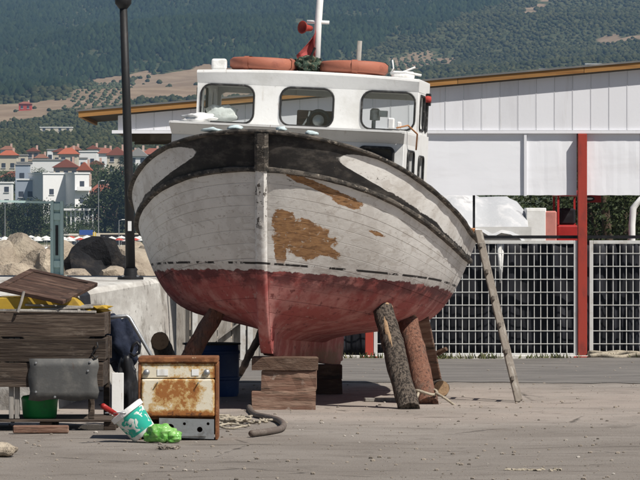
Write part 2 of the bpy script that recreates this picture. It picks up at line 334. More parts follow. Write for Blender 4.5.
sec_f = pch([0, .05, .10, .145, .185, .25, .35, .5, .75, 1], [0.0, .09, .25, .45, .60, .71, .79, .862, .94, 1])
def half(s, v, s0):
    v = max(v, 0.0); x = max(s - s0, 0.0)
    Le = 3.5 - .7 * (1 - v); c_ = .6 + .55 * (1 - v) ** 2
    E = 1.0 if x >= Le else (1 - (1 - x / Le) ** 2.2) ** c_
    p = .235 + (0.45 * ((s - 4.8) / 3.4) ** 2 if s > 4.8 else 0)
    Mv = sec_f(v) ** (p / .235)
    T = 1 - .30 * max(0, (s - 4.3) / 3.9) ** 2
    return .055 + 1.535 * E * Mv * T
def row_start(vf):
    s0 = 0.3
    for _ in range(40):
        v = vf(s0); z = zk_f(s0) + (zg_f(s0) - zk_f(s0)) * v; s0 = .5 * s0 + .5 * stem_f(z)
    return s0
def vb_f(s): return (zg_f(s) - hb_f(s) - zk_f(s)) / (zg_f(s) - zk_f(s))
NU = 56
US = [(i / NU) ** 1.7 for i in range(NU + 1)]
def hull_line(vf, inset=0.0):
    """points (right side) along one level line; inset moves inwards"""
    s0 = row_start(vf); pts = []
    for u in US:
        s = s0 + u * (SL - s0); v = vf(s); z = zk_f(s) + (zg_f(s) - zk_f(s)) * v
        pts.append(Vector((half(s, v, s0) - inset, s, z)))
    return pts
boat = thing('fishing_boat', 'old white wooden fishing boat with worn red bottom propped on timber blocks', 'boat')
base_x = -.515 - 2.5 * math.sin(HEEL)
boat.location = (base_x, 38.2, 0.0); boat.rotation_mode = 'XYZ'
boat.matrix_world = Matrix.Translation((base_x, 38.2, 0)) @ Matrix.Rotation(-PSI, 4, 'Z') @ Matrix.Rotation(HEEL, 4, 'Y')
BM = boat.matrix_world.copy()

# hull paint
def hull_mat(bulwark, stem=False):
    t = NT('bulwark_paint' if bulwark else 'stem_paint' if stem else 'hull_paint'); co = t.coord('Object'); x, y, z = t.sep(co)
    nb = t.noise(co, 2.4, 6, 0.62); ns = t.noise(co, (5, 1.2, 9), 6, 0.68, (4, 1, 7)); nf = t.noise(co, 22, 6, 0.7, (2, 9, 1))
    # old chalky white with scraped grey filler
    c = t.mix(t.ss(nb, 0.44, 0.60), (0.70, 0.682, 0.655), (0.60, 0.578, 0.55))
    sp = t.noise(co, (6.5, 4, 8), 4, 0.55, (7, 7, 2), 1.2); c = t.mix(t.ss(sp, 0.515, 0.53, 0, 0.55), c, (0.71, 0.695, 0.67))
    sp2 = t.noise(co, (6, 3, 10), 4, 0.55, (1, 17, 5), 1.5); c = t.mix(t.ss(sp2, 0.585, 0.60, 0, 0.45), c, (0.46, 0.42, 0.38))
    c = t.mix(t.ss(ns, 0.62, 0.70, 0, 0.7), c, (0.40, 0.365, 0.335))
    fl_ = t.noise(co, (16, 8, 34), 5, 0.75, (13, 3, 1)); c = t.mix(t.ss(fl_, 0.60, 0.64, 0, 0.6), c, (0.36, 0.32, 0.285)); c = t.mix(t.ss(fl_, 0.36, 0.32, 0, 0.6), c, (0.66, 0.645, 0.62)); c = t.mix(t.ss(nf, 0.68, 0.74, 0, 0.75), c, (0.11, 0.09, 0.075))
    sm = t.noise(co, (9, 3, 16), 4, 0.7, (3, 3, 8)); c = t.mix(t.ss(sm, 0.69, 0.71, 0, 0.85), c, (0.06, 0.055, 0.05))
    if stem: c = t.mix(t.ss(t.noise(co, (26, 26, 20), 5, .7, (3, 1, 4)), .50, .54), (0.72, 0.71, 0.69), c); c = t.mix(t.ma('MULTIPLY', t.ss(t.noise(co, (22, 22, 17), 4, .65, (6, 6, 2)), .565, .59), t.ss(z, 1.55, 1.75)), c, (0.045, 0.04, 0.037))
    wood = t.mix(t.ss(t.noise(co, (14, 3, 46), 5, 0.6), 0.35, 0.68), (0.34, 0.19, 0.09), (0.20, 0.105, 0.052))
    if not bulwark:
        wn_ = t.ma('MULTIPLY', t.ma('SUBTRACT', t.noise(co, (6, 4, 8), 5, 0.65, (1, 2, 3)), 0.5), 1.7)
        def patch(t0, z0, rt, rz, k, edge=0.06):
            a = t.ma('DIVIDE', t.ma('SUBTRACT', x, t0), rt)
            b = t.ma('DIVIDE', t.ma('SUBTRACT', t.ma('SUBTRACT', z, z0), t.ma('MULTIPLY', t.ma('SUBTRACT', x, t0), k)), rz)
            d_ = t.ma('SQRT', t.ma('ADD', t.ma('MULTIPLY', a, a), t.ma('MULTIPLY', b, b)))
            return t.ss(t.ma('ADD', d_, wn_), 1 + edge, 1 - edge)
        pm = patch(.37, 1.59, .25, .165, -.15)
        for q in ((.20, 1.72, .11, .12, -.2), (.50, 1.50, .17, .065, -.35), (.50, 2.05, .30, .04, -.42), (.70, 1.95, .13, .055, -.35), (.95, 1.66, .06, .025, -.3), (.16, 1.47, .05, .16, 0)):
            pm = t.ma('MAXIMUM', pm, patch(*q))
        halo = t.ma('MAXIMUM', patch(.50, 1.70, .55, .36, -.35, .4), 0.0)
        c = t.mix(t.ma('MULTIPLY', halo, 0.35), c, (0.37, 0.335, 0.30)); wood = t.mix(t.ss(t.noise(co, (20, 8, 24), 5, .75, (8, 2, 2)), .60, .64, 0, .8), wood, (0.5, 0.47, 0.43)); wood = t.mix(t.ss(t.noise(co, (10, 2, 70), 4, .6, (1, 6, 2)), .60, .66, 0, .7), wood, (0.06, 0.035, 0.02)); c = t.mix(pm, c, wood)
        # bottom paint
        zr = t.ma('ADD', t.ma('SUBTRACT', t.ma('ADD', z, t.ma('MULTIPLY', y, 0.043)), 1.303), t.ma('MULTIPLY', t.ma('SUBTRACT', t.noise(co, (7, 5, 7), 6, 0.7, (6, 1, 1)), 0.5), 0.10))
        cw = t.mix(t.ss(t.noise(co, (5, 5, 12), 5, 0.7, (8, 8, 8)), 0.45, 0.58), (0.60, 0.575, 0.55), (0.44, 0.40, 0.375))
        c = t.mix(t.ss(zr, 0.13, 0.04, 0, 0.85), c, cw)
        zs_ = t.ma('SUBTRACT', t.ma('ADD', z, t.ma('MULTIPLY', y, 0.043)), 1.303 + 0.062)
        dash = t.ma('MULTIPLY', t.ss(t.ma('ABSOLUTE', zs_), 0.013, 0.007), t.ss(t.noise(co, (6, 4.2, 3), 5, 0.7, (0, 5, 0)), 0.44, 0.50))
        c = t.mix(dash, c, (0.03, 0.027, 0.026))
        red = t.mix(t.ss(t.noise(co, (4, 3, 3), 6, 0.65, (2, 2, 5)), 0.42, 0.66), (0.34, 0.085, 0.078), (0.48, 0.215, 0.195))
        red = t.mix(t.ss(t.noise(co, (16, 7, 16), 6, 0.7, (5, 4, 3)), 0.55, 0.66, 0, 0.8), red, (0.15, 0.038, 0.036))
        red = t.mix(t.ss(t.noise(co, (13, 6, 9), 6, 0.75, (9, 4, 3)), 0.59, 0.66, 0, 0.65), red, (0.43, 0.27, 0.25))
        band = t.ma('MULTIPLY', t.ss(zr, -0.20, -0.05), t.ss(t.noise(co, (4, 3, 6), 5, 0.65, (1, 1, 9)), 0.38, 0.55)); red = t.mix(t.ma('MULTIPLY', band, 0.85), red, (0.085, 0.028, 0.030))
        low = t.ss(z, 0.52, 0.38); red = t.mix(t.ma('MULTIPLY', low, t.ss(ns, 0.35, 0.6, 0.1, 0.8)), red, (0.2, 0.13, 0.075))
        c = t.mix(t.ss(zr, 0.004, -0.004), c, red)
        rgh = 0.78
    else:
        vv = t.attr('vv'); ax = t.ma('ABSOLUTE', x)
        edge = t.ma('SUBTRACT', t.ma('SUBTRACT', ax, 0.63), t.ma('MULTIPLY', t.ma('POWER', t.ma('ABSOLUTE', t.ma('SUBTRACT', vv, 0.62)), 2.0), 2.6))
        edge = t.ma('ADD', edge, t.ma('MULTIPLY', t.ma('SUBTRACT', t.noise(co, 7, 4), 0.5), 0.10))
        wm = t.ma('MULTIPLY', t.ss(edge, 0.0, 0.02), t.ss(t.ma('ADD', vv, t.ma('MULTIPLY', t.ma('SUBTRACT', t.noise(co, 4, 4, 0.6, (3, 0, 0)), 0.5), 0.3)), 0.20, 0.23))
        blk = t.mix(t.ss(ns, 0.45, 0.68), (0.022, 0.020, 0.019), (0.075, 0.066, 0.058)); blk = t.mix(t.ss(nf, 0.66, 0.72, 0, 0.7), blk, (0.2, 0.18, 0.16))
        c = t.mix(t.ma('MULTIPLY', t.ss(nb, 0.4, 0.7), 0.5), c, (0.46, 0.42, 0.375)); c = t.mix(wm, blk, c); rgh = 0.75
    t.bump(t.ma('ADD', t.ma('MULTIPLY', nf, 0.5), t.ma('ADD', ns, sp)), 0.22, 0.012)
    return t.fin(c, rgh, 0, 0.22)
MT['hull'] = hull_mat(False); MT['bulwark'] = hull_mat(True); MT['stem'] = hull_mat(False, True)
t = NT('rail_wood'); co = t.coord('Object'); c = t.mix(t.ss(t.noise(co, (9, 3, 12), 6, 0.7), 0.42, 0.6), (0.03, 0.027, 0.024), (0.11, 0.095, 0.08))
c = t.mix(t.ss(t.noise(co, (18, 9, 24), 5, 0.7, (4, 4, 4)), 0.57, 0.66), c, (0.27, 0.235, 0.195)); t.bump(t.noise(co, (20, 8, 30), 6, 0.7), 0.7, 0.02); MT['rail'] = t.fin(c, 0.85)

def both(pts_rows):      # mirror
    return pts_rows, [[Vector((-p.x, p.y, p.z)) for p in r_] for r_ in pts_rows]
# inner shell that carries the planking (and closes the hull)
shell = MB(); lv = [i / 16 for i in range(17)]
rr_ = [hull_line((lambda w_: (lambda s: w_ * vb_f(s)))(w_), 0.02) for w_ in lv] + [hull_line(lambda s: vb_f(s) + (1 - vb_f(s)) * .97, 0.02)]
for side in both(rr_): shell.grid(side)
tr_ = [r_[-1] for r_ in rr_]; shell.add([p for p in tr_] + [Vector((-p.x, p.y, p.z)) for p in tr_], [(i, i + 1, len(tr_) + i + 1, len(tr_) + i) for i in range(len(tr_) - 1)])
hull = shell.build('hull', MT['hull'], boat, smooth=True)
NW = 13; wr = random.Random(21); wq = np.cumsum([wr.uniform(.75, 1.25) for _ in range(NW)]); wj = [0] + [float(q_ / wq[-1]) ** 0.93 for q_ in wq]
gr = random.Random(3); depth = [gr.choice((.0004, .0006, .001, .0022)) for _ in range(NW + 1)]
for side in (1, -1):
    for j in range(NW):
        a, b = wj[j], wj[j + 1]; e = 0.035 * (b - a)
        rows = []
        for (q, ins) in ((a + e * .15, depth[j] * 2 + .0006), (a + e * .9, 0), (a + (b - a) * .35, 0), (a + (b - a) * .65, 0), (b - e * .9, 0), (b - e * .15, depth[j + 1] * 2 + .0006)):
            rows.append([Vector((p.x * side, p.y, p.z)) for p in hull_line((lambda w_: (lambda s: w_ * vb_f(s)))(q), ins)])
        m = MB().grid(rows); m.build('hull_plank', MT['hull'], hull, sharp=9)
# bulwark
for side in (1, -1):
    fr_ = [0, .2, .4, .6, .8, 1.0]; rows = []
    for q in fr_: rows.append([Vector((p.x * side, p.y, p.z)) for p in hull_line((lambda q_: (lambda s: vb_f(s) + (1 - vb_f(s)) * q_))(q))])
    m = MB().grid(rows); inner = [[Vector((p.x - side * .05, p.y, p.z)) for p in r_] for r_ in rows]; m.grid(inner)
    o = m.build('bulwark', MT['bulwark'], boat, smooth=True)
    at = o.data.attributes.new('vv', 'FLOAT', 'POINT'); nn = NU + 1
    at.data.foreach_set('value', [fr_[(i // nn) % 6] for i in range(len(o.data.vertices))])
def rail(name, vf, out, up, wdt, hgt, mat):
    """moulding swept along a level line, both sides joined over the stem"""
    ln = hull_line(vf); full = [Vector((-p.x, p.y, p.z)) for p in reversed(ln)] + ln
    rg = random.Random(5); m = MB(); prof = [(-wdt, -hgt), (0, -hgt), (out * .85, -hgt * .7), (out, 0), (out * .85, hgt * .7), (0, hgt), (-wdt, hgt)]
    rows = []
    for i, p in enumerate(full):
        tn = (full[min(i + 1, len(full) - 1)] - full[max(i - 1, 0)]); tn.z = 0; tn.normalize(); nrm = Vector((tn.y, -tn.x, 0))
        if i < len(full) / 2 and nrm.x > 0 or i >= len(full) / 2 and nrm.x < 0: nrm = -nrm
        if abs(p.x) < .12: nrm = (nrm + Vector((0, -1.2, 0))).normalized()
        k = 1 + 0.22 * mnoise.noise(Vector((p.x * 5, p.y * 5, 3)))
        rows.append([p + nrm * a * (k if a > 0 else 1) + Vector((0, 0, up + b * k)) for a, b in prof])
    m.grid(rows); return m.build(name, mat, boat, smooth=False, sharp=40)
rail('gunwale_cap', lambda s: 1.0, .04, .008, .13, .02, MT['rail'])
rail('rub_rail', lambda s: vb_f(s), .038, 0, .02, .025, MT['rail'])
# stem post and keel
zz = [2.60, 2.4, 2.2, 2.0, 1.8, 1.5, 1.3, 1.1, .9, .75, .62]
def stem_mesh(zs_, wd, fwd):
    m = MB(); rows = []
    for z in zs_:
        s = stem_f(z); rows.append([Vector((-wd, s + .08, z)), Vector((-wd, s - fwd * .6, z)), Vector((-wd * .55, s - fwd, z)), Vector((wd * .55, s - fwd, z)), Vector((wd, s - fwd * .6, z)), Vector((wd, s + .08, z))])
    m.grid(rows); m.f.append((0, 1, 2, 3, 4, 5)); return m
stem_mesh([2.505, 2.45, 2.35, 2.25, 2.17], .06, .085).build('stem_head', MT['rail'], boat, sharp=35)
stem_mesh(np.linspace(2.20, .52, 20), .052, .075).build('stem', MT['stem'], boat, sharp=50)
m = MB(); kz = lambda s: .50 - .045 * (s - 1.15)
rows = []
for s in np.linspace(1.05, 7.1, 26):
    zb = kz(max(s, 1.15)) + (0.05 if s < 1.12 else 0); zt = zk_f(s) + .10; rows.append([Vector((-.075, s, zt)), Vector((-.06, s, zb + .02)), Vector((-.045, s, zb)), Vector((.045, s, zb)), Vector((.06, s, zb + .02)), Vector((.075, s, zt))])
m.grid(rows); m.f += [(0, 1, 2, 3, 4, 5), tuple(len(m.v) - 6 + i for i in (5, 4, 3, 2, 1, 0))]
m.build('keel', MT['hull'], boat, sharp=50)
m = MB(); m.bb(-.03, .03, 7.16, 7.62, kz(7) + .02, 1.0); m.build('rudder', MT['hull'], boat, bevel=.02, seg=2)
m = MB(); m.tube([(0, 7.14, .2), (0, 7.14, 1.5)], .03); m.build('rudder_stock', MT['dark_metal'], boat)
# deck
m = MB(); dl = hull_line(lambda s: vb_f(s) * .97, .03); L_ = [Vector((-p.x, p.y, p.z)) for p in dl]; rows = [[a, a * .5 + b * .5 + Vector((0, 0, .03)), b] for a, b in zip(L_, dl)]
m.grid(rows); m.build('deck', MT['grey_wood'], boat, smooth=True)

# trunk cabin (s 1.9 - 5.0) and wheelhouse above it (s 3.4 - 5.0)
WHF, WHB = 3.42, 4.6
wp = MT['white_paint']
TH, HW = 1.09, 1.075
trunk = MB()
trunk_front = panel_holes([(-TH, 1.45), (TH, 1.45), (TH, 2.57), (-TH, 2.57)], [rrect(.84, 2.41, .31, .20, .04)], .05); trunk_front.transform(Matrix.Translation((0, 1.95, 0)))
link('trunk_front', trunk_front, wp, boat)
sideholes = [rrect(2.62, 2.26, .62, .48, .07), rrect(3.75, 2.22, .50, .50, .07)]
for sx in (1, -1):
    me = panel_holes([(1.98, 1.35), (WHB, 1.25), (WHB, 2.68), (1.98, 2.68)], sideholes, .05)
    me.transform(Matrix.Rotation(R(90), 4, 'Z')); me.transform(Matrix.Translation((sx * (TH - .025), 0, 0)))
    wall = link('cabin_side', me, wp, boat)
    for (cy, cz, w_, h_) in ((2.62, 2.26, .62, .48), (3.75, 2.22, .50, .50)):
        lp = rrect(cy, cz, w_, h_, .07); MB().tube([(sx * (TH + .012), a, b) for a, b in lp + lp[:2]], .011, 6, False).build('window_seal', MT['rubber'], wall, smooth=True)
        MB().bb(sx * (TH - .03), sx * (TH - .022), cy - w_ / 2, cy + w_ / 2, cz - h_ / 2, cz + h_ / 2).build('pane', MT['dark_glass'], wall)
MB().bb(.84 - .16, .84 + .16, 1.945, 1.953, 2.31, 2.515).build('pane', MT['dark_glass'], boat)
lp = rrect(.84, 2.41, .31, .20, .04); MB().tube([(a, 1.915, b) for a, b in lp + lp[:2]], .017, 6, False).build('window_seal', MT['rubber'], boat, smooth=True)
# flared ledge round the front of the trunk
m = MB(); o_ = []
for (z, e) in ((2.555, .0), (2.65, .10), (2.672, .10), (2.676, .05)):
    o_.append([Vector((-TH - e * .15, WHF, z)), Vector((-TH - e * .15, 1.92 - e, z)), Vector((TH + e * .15, 1.92 - e, z)), Vector((TH + e * .15, WHF, z))])
m.grid(o_); m.build('cabin_ledge', wp, boat)
m = MB(); rows = [[Vector((x_, s_, 2.672 + .004 * (1 - (x_ / TH) ** 2))) for x_ in np.linspace(-TH, TH, 9)] for s_ in (1.80, 2.6, WHF + .1)]; rows = [[Vector((p.x, p.y, 2.655)) for p in rows[0]]] + rows; m.grid(rows); m.build('trunk_roof', wp, boat, sharp=40)
# wheelhouse front with three openings
zc, ww, wh = 2.893, .515, .365
wx = (-.775, 0.0, .79)
ztop = 3.10
def front_panel(y_, holes): 
    me = panel_holes([(-HW, 2.66), (HW, 2.66), (HW, ztop), (-HW, ztop)], holes, .045); me.transform(Matrix.Translation((0, y_, 0))); return me
holes = [rrect(x_, zc, ww, wh, .095) for x_ in wx]
wf = link('wheelhouse_front', front_panel(WHF, holes), wp, boat)
for x_ in wx:
    lp = rrect(x_, zc, ww, wh, .095); sl = MB().tube([(a, WHF - .026, b) for a, b in lp + lp[:2]], .011, 6, False).build('window_seal', MT['rubber'], wf, smooth=True)
    me = panel_holes(rrect(x_, zc, ww + .01, wh + .01, .075), [], .006); me.transform(Matrix.Translation((0, WHF, 0))); link('pane', me, MT['glass'], wf)
wb = link('wheelhouse_rear', front_panel(WHB, [rrect(0, zc - .03, 2.0, .345, .05)]), wp, boat)
for sx in (1, -1):
    me = panel_holes([(WHF + .03, 2.68), (WHB - .03, 2.68), (WHB - .03, ztop), (WHF + .03, ztop)], [rrect(3.85, zc, .5, .33, .07), rrect(4.33, zc, .26, .33, .07)], .045)
    me.transform(Matrix.Rotation(R(90), 4, 'Z')); me.transform(Matrix.Translation((sx * (HW - .0225), 0, 0))); ws_ = link('wheelhouse_side', me, wp, boat)
    for (cy, w_) in ((3.85, .5), (4.33, .26)):
        lp = rrect(cy, zc, w_, .33, .07); MB().tube([(sx * HW, a, b) for a, b in lp + lp[:2]], .014, 6, False).build('window_seal', MT['rubber'], ws_, smooth=True)
# roof with forward-leaning brow
m = MB(); o_ = []
def arch(x_): return .035 * (1 - (x_ / HW) ** 2)
for (z, e, k) in ((3.088, .024, 0), (3.178, .06, 1), (3.198, .056, 1), (3.205, .03, 1)):
    xs_ = np.linspace(-1, 1, 13)
    loop = [Vector((q * (HW + e * .12), WHF - e, z + arch(q) * k)) for q in xs_] + [Vector((-q * (HW + e * .02), WHB + .03 + e * .1, z + arch(q) * k)) for q in xs_]
    o_.append(loop + [loop[0]])
m.grid(o_); top = o_[-1][:-1]; k0 = len(m.v) - len(o_[-1])
for i in range(12): m.f.append((k0 + i, k0 + i + 1, k0 + 24 - i, k0 + 25 - i))
b0 = 0
for i in range(12): m.f.append((b0 + i, b0 + i + 1, b0 + 24 - i, b0 + 25 - i))
m.build('wheelhouse_roof', wp, boat)
# fittings that belong to the boat
t_ = thing; mast = MB(); mast.tube([(-.02, 4.2, 3.15), (-.02, 4.2, 3.7), (0.0, 4.2, 4.35)], [.04, .036, .03], 12); mast_o = mast.build('mast', wp, boat, smooth=True)
MB().tube([(-.13, 4.2, 3.755), (.09, 4.2, 3.755)], .018, 8).build('crossbar', wp, mast_o, smooth=True)
hm = Matrix.Rotation(R(70), 3, 'Y') @ Matrix.Rotation(R(25), 3, 'X')
MB().lathe([(.001, -.09), (.035, -.085), (.045, -.02), (.05, .03), (.085, .075), (.09, .09), (.07, .085), (.03, .02), (.001, .015)], 16, (-.12, 4.12, 3.69), Matrix.Rotation(R(-38), 3, 'Z') @ Matrix.Rotation(R(88), 3, 'X') @ Matrix.Scale(.72, 3)).build('horn', MT['red_paint'], mast_o, smooth=True)
m = MB().tube([(-.05, 4.15, 3.2), (-.10, 4.1, 3.32), (-.03, 4.12, 3.5)], .012, 6); m.tube([(.04, 4.2, 3.1), (.02, 4.18, 3.4)], .012, 6); m.build('stay_wire', MT['dark_metal'], mast_o)
MB().tube([(.36, 4.5, 3.12), (.37, 4.5, 3.60)], [.027, .024], 10).build('roof_stake', MT['grey_wood'], boat, smooth=True)
m = MB(); m.bb(HW + .003, HW + .05, 4.2, 4.3, 2.98, 3.10); nl = m.build('navigation_light_box', MT['black_plastic'], boat, bevel=.006)
MB().lathe([(.001, 0), (.03, .0), (.034, .03), (.03, .06), (.001, .065)], 12, (HW + .03, 4.16, 3.01)).build('navigation_light', MT['red_cloth'], nl, smooth=True)
m = MB(); m.bb(-HW - .05, -HW - .003, 3.7, 3.82, 2.96, 3.05); m.build('navigation_light_box', MT['black_plastic'], boat, bevel=.006)
# helm seen through the middle window, console
MB().bb(-.12, .26, 3.62, 3.80, 2.5, 2.87).build('console', MT['dark_wood'], boat, bevel=.01)
MB().lathe([(.09, -.02), (.115, -.012), (.115, .012), (.09, .02), (.09, -.02)], 24, (.10, 3.57, 2.77), Matrix.Rotation(R(80), 3, 'X')).build('compass_ring', MT['black_plastic'], boat, smooth=True)
MB().lathe([(.001, 0), (.06, 0), (.055, .03), (.001, .03)], 16, (.10, 3.57, 2.77), Matrix.Rotation(R(80), 3, 'X')).build('compass_face', MT['steel'], boat, smooth=True)
MB().tube([(-.10, 3.60, 2.70), (-.05, 3.58, 2.72), (0, 3.57, 2.80), (.01, 3.57, 2.86)], .009, 6).build('cable', MT['white_cloth'], boat, smooth=True)
m = MB().tube([(.62, 3.75, 2.6), (.62, 3.75, 2.80)], .02, 8); m.lathe([(.001, -.06), (.05, -.055), (.05, .04), (.03, .06), (.001, .06)], 14, (.63, 3.75, 2.86)); m.bb(.67, .75, 3.70, 3.80, 2.84, 2.90); m.build('searchlight', MT['steel'], boat, smooth=False)
m = MB(); m.bb(-HW + .05, HW - .05, WHF + .08, WHB - .08, 2.40, 2.44); m.build('wheelhouse_floor', MT['dark_wood'], boat)
# cleats and a rope tail by the cabin corner
m = MB().tube([(1.02, 1.88, 2.70), (1.12, 1.95, 2.73), (1.18, 2.3, 2.66), (1.15, 2.6, 2.58), (1.14, 2.7, 2.52)], .008, 6); m.build('rope_tail', MT['orange_rope'], boat, smooth=True)
m = MB(); m.bb(.94, 1.0, 1.82, 1.9, 2.69, 2.79); m.bb(1.02, 1.06, 1.9, 1.96, 2.69, 2.76); m.build('cleat', wp, boat, bevel=.01)

for ch in boat.children:
    if ch.name.split('.')[0] in ('trunk_front', 'cabin_side', 'pane', 'window_seal', 'cabin_ledge', 'trunk_roof', 'wheelhouse_front', 'wheelhouse_rear', 'wheelhouse_side', 'wheelhouse_roof', 'mast', 'roof_stake', 'navigation_light_box', 'console', 'compass_ring', 'compass_face', 'cable', 'searchlight', 'wheelhouse_floor', 'rope_tail', 'cleat'): ch.location.z = -.055
def bw(x_, s_, z_): return BM @ Vector((x_, s_, z_ - ((.03 if z_ > 3.1 else .055) if z_ > 2.6 and s_ > 2 else 0)))
# loose things carried on the boat
def ring(x_, s_, label, yaw):
    r_ = thing('lifebuoy', label, 'lifebuoy'); r_.matrix_world = Matrix.Translation(bw(x_, s_, 3.215)) @ Matrix.Rotation(yaw, 4, 'Z') @ Matrix.Rotation(HEEL, 4, 'Y')
    pr = [(.20, .0), (.215, -.045), (.25, -.06), (.31, -.055), (.335, -.03), (.338, .035), (.31, .058), (.25, .06), (.21, .045), (.20, 0)]
    MB().lathe(pr, 40, (0, 0, .06)).build('float_ring', MT['orange_ring'], r_, smooth=True)
    for k in range(4):
        a = R(40 + 90 * k); mm_ = Matrix.Rotation(a, 3, 'Z')
        m = MB(); prof = [(.195, 0), (.21, -.052), (.25, -.066), (.31, -.062), (.343, -.032), (.346, .038), (.31, .065), (.25, .067), (.205, .05), (.195, 0)]
        rows = [[mm_ @ Vector((r0 * math.cos(b), r0 * math.sin(b), z0 + .06)) for (r0, z0) in prof] for b in (-.09, 0, .09)]
        m.grid(rows); m.build('band', MT['orange_ring'], r_, smooth=True)
ring(-.49, 3.85, 'faded orange lifebuoy lying flat on wheelhouse roof, nearer the white fender box', .3)
ring(.39, 3.85, 'faded orange lifebuoy lying flat on wheelhouse roof, beside the grey stake', .9)
o = MB().blob((0, 0, 0), (.12, .16, .09), 3, 3, .35, 2.2).build('net_heap', MT['net'], smooth=False); o.location = bw(-.05, 3.8, 3.29); tag(o, 'small tangled green fishing net heaped between the two orange lifebuoys', 'net')
o = MB().bb(-.075, .075, -.1, .1, -.055, .055).build('fender_box', MT['white_cloth'], bevel=.02, seg=2); o.location = bw(-.92, 3.75, 3.255); tag(o, 'small white box on the wheelhouse roof corner beside an orange lifebuoy', 'box')
o = MB().tube([(-.11, 0, 0), (-.10, 0, 0), (.10, 0, .0), (.11, 0, 0)], [.03, .045, .045, .03], 12).build('white_fender', MT['white_cloth'], smooth=True); o.location = bw(.88, 3.8, 3.225); o.rotation_euler = (0, HEEL, .3); tag(o, 'small white sausage fender lying on wheelhouse roof', 'fender')
m = MB().tube([(0, 0, 0), (.03, 0, .05), (.02, 0, .13)], .008, 6); m.tube([(0, 0, 0), (.15, 0, .01), (.3, .02, -.02)], .014, 6); m.tube([(.08, .03, 0), (.16, .1, .03), (.24, .05, .06)], .01, 6)
o = m.build('rope_scrap', MT['white_cloth'], smooth=True); o.location = bw(.78, 3.55, 3.235); tag(o, 'scrap of white line tangled at the roof corner above the navigation light', 'rope')
# flag wrapped on the mast
m = MB(); rows = []
for i in range(9):
    rows.append([Vector((-.035 - .18 * j / 6 * (.12 + .88 * min(1, i / 6)) + .006 * math.sin(i + j), 4.16 - .03 * math.sin(j * 1.1 + i * .4), 3.62 - .033 * i - .012 * j * (1 if i < 7 else .4))) for j in range(7)])
m.grid(rows); fl = m.build('flag', MT['flag_red'], smooth=True); fl.matrix_world = BM; so = fl.modifiers.new('s', 'SOLIDIFY'); so.thickness = .003; tag(fl, 'small limp red flag hanging from the white boat mast', 'flag')
# cloth in the wheelhouse and on the trunk roof, rags on the bow rail
o = MB().blob((0, 0, 0), (.15, .035, .085), 9, 3, .3, 2.2).build('cloth_bundle', MT['white_cloth'], smooth=True); o.location = bw(-.84, 3.495, 2.79); tag(o, 'crumpled white cloth bundle seen through the wheelhouse window', 'cloth')
o = MB().blob((0, 0, 0), (.16, .14, .05), 12, 3, .3, 1.7).build('folded_sheet', MT['white_cloth'], smooth=True); o.location = bw(-.98, 2.9, 2.73); tag(o, 'white sheet lying on the cabin roof beside the wheelhouse corner', 'cloth')
plain('pale_blue', (0.52, 0.62, 0.64), .8)
for k, (px, lab) in enumerate(((-.49, 'larger pale blue rag on the bow rail, on the starboard side'), (-.25, 'narrow pale blue rag on the bow rail close to the stem'), (.42, 'pale blue rag on the bow rail, on the port side'), (.16, 'tiny pale blue rag on the bow rail by the stem head'))):
    ln = hull_line(lambda s: 1.0); p = min(ln, key=lambda q: abs(q.x - abs(px))); o = MB().blob((0, 0, 0), (.08 - .012 * k, .05, .022), 20 + k, 2, .35, 2).build('rag', MT['pale_blue'], smooth=True)
    o.location = bw(px, p.y + .05, p.z + .045); tag(o, lab, 'rag')
o = MB().blob((0, 0, 0), (.05, .14, .03), 31, 3, .4, 2.5).build('rope_bundle', MT['orange_rope']); ln = hull_line(lambda s: 1.0); p = min(ln, key=lambda q: abs(q.y - 4.3)); o.location = bw(p.x - .02, p.y, p.z + .05); tag(o, 'frayed orange rope bundle on the gunwale at the ladder top', 'rope')

# ---------------------------------------------------------------- blocks, props, ladder
def zblock(name, x0, x1, y0, y1, z0, z1, label, rot=0, group=None, mat=None):
    m = MB(); cx, cy = (x0 + x1) / 2, (y0 + y1) / 2; n_ = 7; rg = random.Random(int(abs(x0 * 977 + z0 * 331) * 10))
    rows = []
    for i in range(n_):
        x = x0 - cx + (x1 - x0) * i / (n_ - 1); j = lambda: rg.uniform(-.006, .006)
        rows.append([Vector((x + j(), y0 - cy + j(), j() * .3)), Vector((x + j(), y1 - cy + j(), j() * .3)), Vector((x + j(), y1 - cy + j(), z1 - z0 + j() * .3)), Vector((x + j(), y0 - cy + j(), z1 - z0 + j() * .3))])
    rows = [r_ + [r_[0]] for r_ in rows]; m.grid(rows); k = len(m.v)
    m.f.append((0, 1, 2, 3)); m.f.append((k - 5, k - 4, k - 3, k - 2))
    o = m.build(name, mat or MT['block_wood'], bevel=.012, seg=2); o.location = (cx, cy, z0); o.rotation_euler = (0, 0, rot); return tag(o, label, 'block', group)
d0 = 39.2; sx_ = d0 / F
zblock('keel_block', -.625, -.045, d0, d0 + .30, 0.0, .175, 'thick squared timber under the bow keel, bottom of the stack', .02)
zblock('keel_block', -.535, -.03, d0 + .02, d0 + .30, .177, .365, 'squared timber under the bow keel, middle of the stack', -.03)
zblock('keel_block', -.62, -.02, d0 + .0, d0 + .32, .367, .487, 'dark flat timber right under the bow keel, top of the stack', .015, mat=MT['old_wood'])
d1 = 43.2
for k, (z0, z1, lab) in enumerate(((0, .15, 'dark timber block under the aft keel, on the ground'), (.152, .295, 'dark timber block wedged right under the aft keel'))):
    zblock('keel_block', -.25 + .02 * k, .22, d1, d1 + .28, z0, z1, lab, .03, mat=MT['old_wood'])
